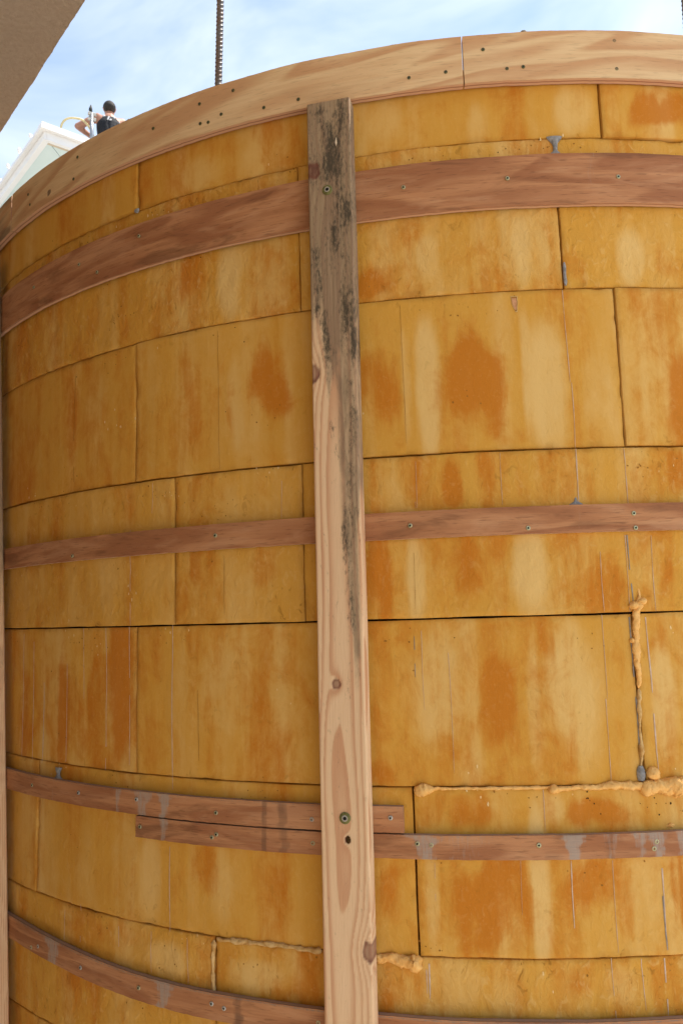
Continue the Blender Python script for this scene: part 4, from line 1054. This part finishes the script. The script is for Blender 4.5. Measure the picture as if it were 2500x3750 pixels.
neck = L(0, 0.02, -0.16); chest = L(0, 0.0, -0.33); belly = L(-0.01, -0.03, -0.52); pel = L(-0.02, -0.06, -0.70)
kl, kr = L(-0.17, 0.38, -0.72), L(0.16, 0.38, -0.72)
al, ar = L(-0.13, -0.02, -0.845), L(0.12, -0.02, -0.845)
chains = [([pel, belly, chest, L(0, 0.01, -0.21)], [0.150, 0.135, 0.155, 0.115]), ([L(-0.07, 0, -0.27), sl], [0.11, 0.068]), ([L(0.07, 0, -0.27), sr], [0.11, 0.068]),
          ([neck, L(0, 0.05, -0.04)], [0.062, 0.058]), ([L(0, 0.075, -0.055), L(0, 0.045, 0.015), L(0, 0.04, 0.04)], [0.070, 0.082, 0.078]),
          ([sl, sl.lerp(el, .5), el], [0.062, 0.056, 0.046]), ([el, el.lerp(hl, .4), hl], [0.046, 0.044, 0.030]),
          ([sr, sr.lerp(er, .5), er], [0.062, 0.056, 0.046]), ([er, er.lerp(hr_, .4), hr_], [0.046, 0.044, 0.030]),
          ([L(-0.09, -0.04, -0.72), kl], [0.105, 0.068]), ([L(0.08, -0.04, -0.72), kr], [0.105, 0.068]),
          ([kl, L(-0.15, 0.2, -0.83), al], [0.066, 0.058, 0.042]), ([kr, L(0.14, 0.2, -0.83), ar], [0.066, 0.058, 0.042])]
# hands: palm, four fingers and a thumb closed round what they hold
for (h, e, sx) in ((hl, el, 1), (hr_, er, -1)):
    d = (h - e).normalized(); up = Vector((0, 0, 1)); sd = d.cross(up).normalized()
    palm = h + d * 0.05
    chains.append(([h, palm], [0.030, 0.034]))
    for f in range(4):
        b0 = palm + up * (0.030 - 0.020 * f)
        ln = (0.036, 0.042, 0.039, 0.030)[f]
        m1 = b0 + d * ln; m2 = m1 + sd * sx * -0.026 + d * 0.006; m3 = m2 - d * 0.022
        chains.append(([b0, m1, m2, m3], [0.0105, 0.0095, 0.009, 0.008]))
    t0 = h + d * 0.02 + up * 0.030; chains.append(([t0, t0 + d * 0.02 + up * 0.022, t0 + d * 0.045 + up * 0.018 - sd * sx * 0.02], [0.012, 0.0105, 0.009]))
# ears and nose
for s in (-1, 1):
    chains.append(([L(0.080 * s, 0.045, -0.020), L(0.090 * s, 0.030, 0.012)], [0.012, 0.016]))
chains.append(([L(0, 0.118, 0.0), L(0, 0.140, -0.022)], [0.014, 0.016]))
chains.append(([L(0, 0.105, -0.075), L(0, 0.118, -0.085)], [0.030, 0.022]))
body_tubes('body', chains, M['skin'], worker)
# hair cap
bm = bmesh.new(); g = bmesh.ops.create_icosphere(bm, subdivisions=4, radius=1.0)
for v in list(bm.verts):
    n = v.co.copy()
    k = 1 + 0.05 * float(fbm(np.array(n.x * 5 + n.z * 3), np.array(n.y * 5 - n.z * 4), 3, 3))
    v.co = Vector((n.x * 0.092, n.y * 0.103, n.z * 0.100)) * k
bmesh.ops.delete(bm, geom=[v for v in bm.verts if (v.co.z < -0.088 + 0.0 * v.co.y) or (v.co.y > 0.055 and v.co.z < 0.045)], context='VERTS')
for v in bm.verts:
    q = v.co.copy(); v.co = L(q.x, q.y + 0.042, q.z + 0.030)
bm_obj('hair', bm, M['hair'], worker, True)
# sleeveless top: torso shell with folds, open at neck and arms
def top_shell():
    nz, na = 40, 64
    co = []; 
    prof = [(-0.70, 0.175, 0.150, -0.06), (-0.60, 0.168, 0.148, -0.045), (-0.50, 0.162, 0.142, -0.03), (-0.40, 0.172, 0.152, -0.01), (-0.30, 0.178, 0.150, 0.0), (-0.22, 0.150, 0.118, 0.005), (-0.165, 0.095, 0.080, 0.015)]
    zs = np.linspace(-0.70, -0.165, nz)
    pz = [p[0] for p in prof]
    for z in zs:
        wx, wy, cy = (np.interp(z, pz, [p[k] for p in prof]) for k in (1, 2, 3))
        for k in range(na):
            a = 2 * math.pi * k / na
            f = 1 + 0.075 * (float(fbm(np.array(a * 4.5), np.array(z * 3.0), 5, 2)) - 0.5) * sstep(-0.2, -0.4, z) * 2
            x, y = math.cos(a) * wx * f, math.sin(a) * wy * f + cy
            co.append(tuple(L(x, y, z)))
    q = grid_quads(nz, na)
    wrapq = [[i * na + na - 1, i * na, (i + 1) * na, (i + 1) * na + na - 1] for i in range(nz - 1)]
    q = np.concatenate([q, np.array(wrapq)])
    # arm holes
    C = np.array(co)
    cen = C[q].mean(1)
    rel = cen - np.array([0, 0, 0])
    keep = np.ones(len(q), bool)
    for s in (sl, sr):
        d = np.linalg.norm((cen - np.array(s)) * [1, 1, 0.8], axis=1); keep &= d > 0.078
    return np_mesh('sleeveless_top', C, q[keep])
top = obj('sleeveless_top', top_shell(), M['shirt'], worker)
sol = top.modifiers.new('solid', 'SOLIDIFY'); sol.thickness = 0.006
# white printed marks across the shoulders
def mark(x, z, w, h, a):
    bm = bmesh.new(); g = bmesh.ops.create_icosphere(bm, subdivisions=2, radius=1.0)
    for v in bm.verts:
        p = Vector((v.co.x * w * math.cos(a) - v.co.z * h * math.sin(a), v.co.y * 0.016, v.co.x * w * math.sin(a) + v.co.z * h * math.cos(a)))
        wy = np.interp(z, [-0.5, -0.40, -0.30, -0.22, -0.165], [0.172, 0.162, 0.150, 0.113, 0.065]); wx = np.interp(z, [-0.5, -0.30, -0.22, -0.165], [0.165, 0.178, 0.150, 0.095])
        yy = -wy * math.sqrt(max(0.05, 1 - (x / wx) ** 2))
        v.co = L(x + p.x, yy + p.y - 0.006, z + p.z)
    bm_obj('printed_mark', bm, M['shirtwhite'], worker, True)
for (x, z, w, h, a) in ((-0.135, -0.235, 0.022, 0.030, 0.3), (-0.075, -0.195, 0.022, 0.024, 0.5), (-0.01, -0.235, 0.016, 0.020, 0.0), (-0.02, -0.275, 0.013, 0.022, -0.3), (0.015, -0.285, 0.020, 0.014, 0.3), (0.065, -0.215, 0.014, 0.022, 0.2), (0.145, -0.255, 0.010, 0.026, 0.1)):
    mark(x, z, w, h, a)
# work trousers over the kneeling legs
body_tubes('trousers', [([pel, L(-0.02, -0.05, -0.66)], [0.168, 0.165]), ([L(-0.09, -0.04, -0.72), kl], [0.118, 0.082]), ([L(0.08, -0.04, -0.72), kr], [0.118, 0.082]),
                        ([kl, L(-0.15, 0.2, -0.825), L(-0.14, 0.05, -0.84)], [0.080, 0.070, 0.056]), ([kr, L(0.14, 0.2, -0.825), L(0.13, 0.05, -0.84)], [0.080, 0.070, 0.056])], M['shorts'], worker)
for s, q in ((-1, al), (1, ar)):
    body_tubes('boot', [([q, q + L(0, -0.05, GZ - 0.01), q + L(0, -0.16, GZ - 0.01)], [0.050, 0.046, 0.040])], M['boot'], worker)
# plank stage he kneels on, laid on the roof
stage = empty('roof_stage', 'plank working stage on the roof under the worker', 'platform', (HD.x, HD.y, HD.z + GZ))
for k in range(4):
    bm = bmesh.new()
    y0 = -0.32 + k * 0.24
    pts = [L(-1.1, y0, 0), L(1.1, y0, 0), L(1.1, y0 + 0.225, 0), L(-1.1, y0 + 0.225, 0)]
    bm_prism(bm, [(p.x, p.y) for p in pts], -0.045, -0.003); bm_obj('plank', bm, M['tube'], stage)
for x in (-0.95, 0.95):
    for y in (-0.25, 0.55):
        p = L(x, y, 0); bm = bmesh.new()
        i_ = max(0.0, min((Vector((HD.x + p.x, HD.y + p.y, 0)) - Vector((EC.x, EC.y, 0))).dot(A1), (Vector((HD.x + p.x, HD.y + p.y, 0)) - Vector((EC.x, EC.y, 0))).dot(B1)))
        rz = zt + i_ * pitch_t - (HD.z + GZ)
        bm_tube(bm, [Vector((p.x, p.y, min(rz, -0.06))), Vector((p.x, p.y, -0.045))], 0.03, 8); bm_obj('leg', bm, M['tube'], stage)
# guard post with clamps and the yellow hose
def ray(px, py, dist):
    pass
post = empty('guard_post', 'grey metal guard post with clamps in front of the worker', 'post', (HD.x + L(-0.245, -0.30, 0).x, HD.y + L(-0.245, -0.30, 0).y, HD.z - 0.95))
bm = bmesh.new(); bm_tube(bm, [Vector((0, 0, 0.0)), Vector((0, 0, 0.62))], 0.027, 14); bm_obj('tube', bm, M['tube'], post, True)
for z in (0.54, 0.62):
    bm = bmesh.new(); bm_tube(bm, [Vector((-rv.x * 0.055, -rv.y * 0.055, z)), Vector((rv.x * 0.06, rv.y * 0.06, z - 0.01))], [0.028, 0.024], 10); bm_obj('clamp', bm, M['zincgrey'], post)
bm = bmesh.new(); bm_tube(bm, [Vector((-0.035, 0.06, 0.60)), Vector((-0.04, 0.06, 0.74)), Vector((-0.035, 0.06, 0.80))], [0.022, 0.026, 0.008], 10); bm_obj('handle', bm, M['black'], post, True)
hose = empty('yellow_hose', 'thick yellow hose arching from the eave to the worker', 'hose', (HD.x, HD.y, HD.z + GZ))
hpts = [L(-0.68, -0.25, -0.80), L(-0.67, -0.28, -0.60), L(-0.63, -0.29, -0.50), L(-0.56, -0.29, -0.445), L(-0.46, -0.28, -0.425), L(-0.36, -0.24, -0.42), L(-0.27, -0.05, -0.42), L(-0.22, 0.20, -0.40)]
sp = []
for i in range(len(hpts) - 1):
    p0, p1, p2, p3 = hpts[max(0, i - 1)], hpts[i], hpts[i + 1], hpts[min(len(hpts) - 1, i + 2)]
    for k in range(6):
        t = k / 6.0
        sp.append(0.5 * ((2 * p1) + (-p0 + p2) * t + (2 * p0 - 5 * p1 + 4 * p2 - p3) * t * t + (-p0 + 3 * p1 - 3 * p2 + p3) * t ** 3))
sp.append(hpts[-1])
bm = bmesh.new(); bm_tube(bm, sp, 0.016, 12); bm_obj('hose_tube', bm, M['hose'], hose, True)
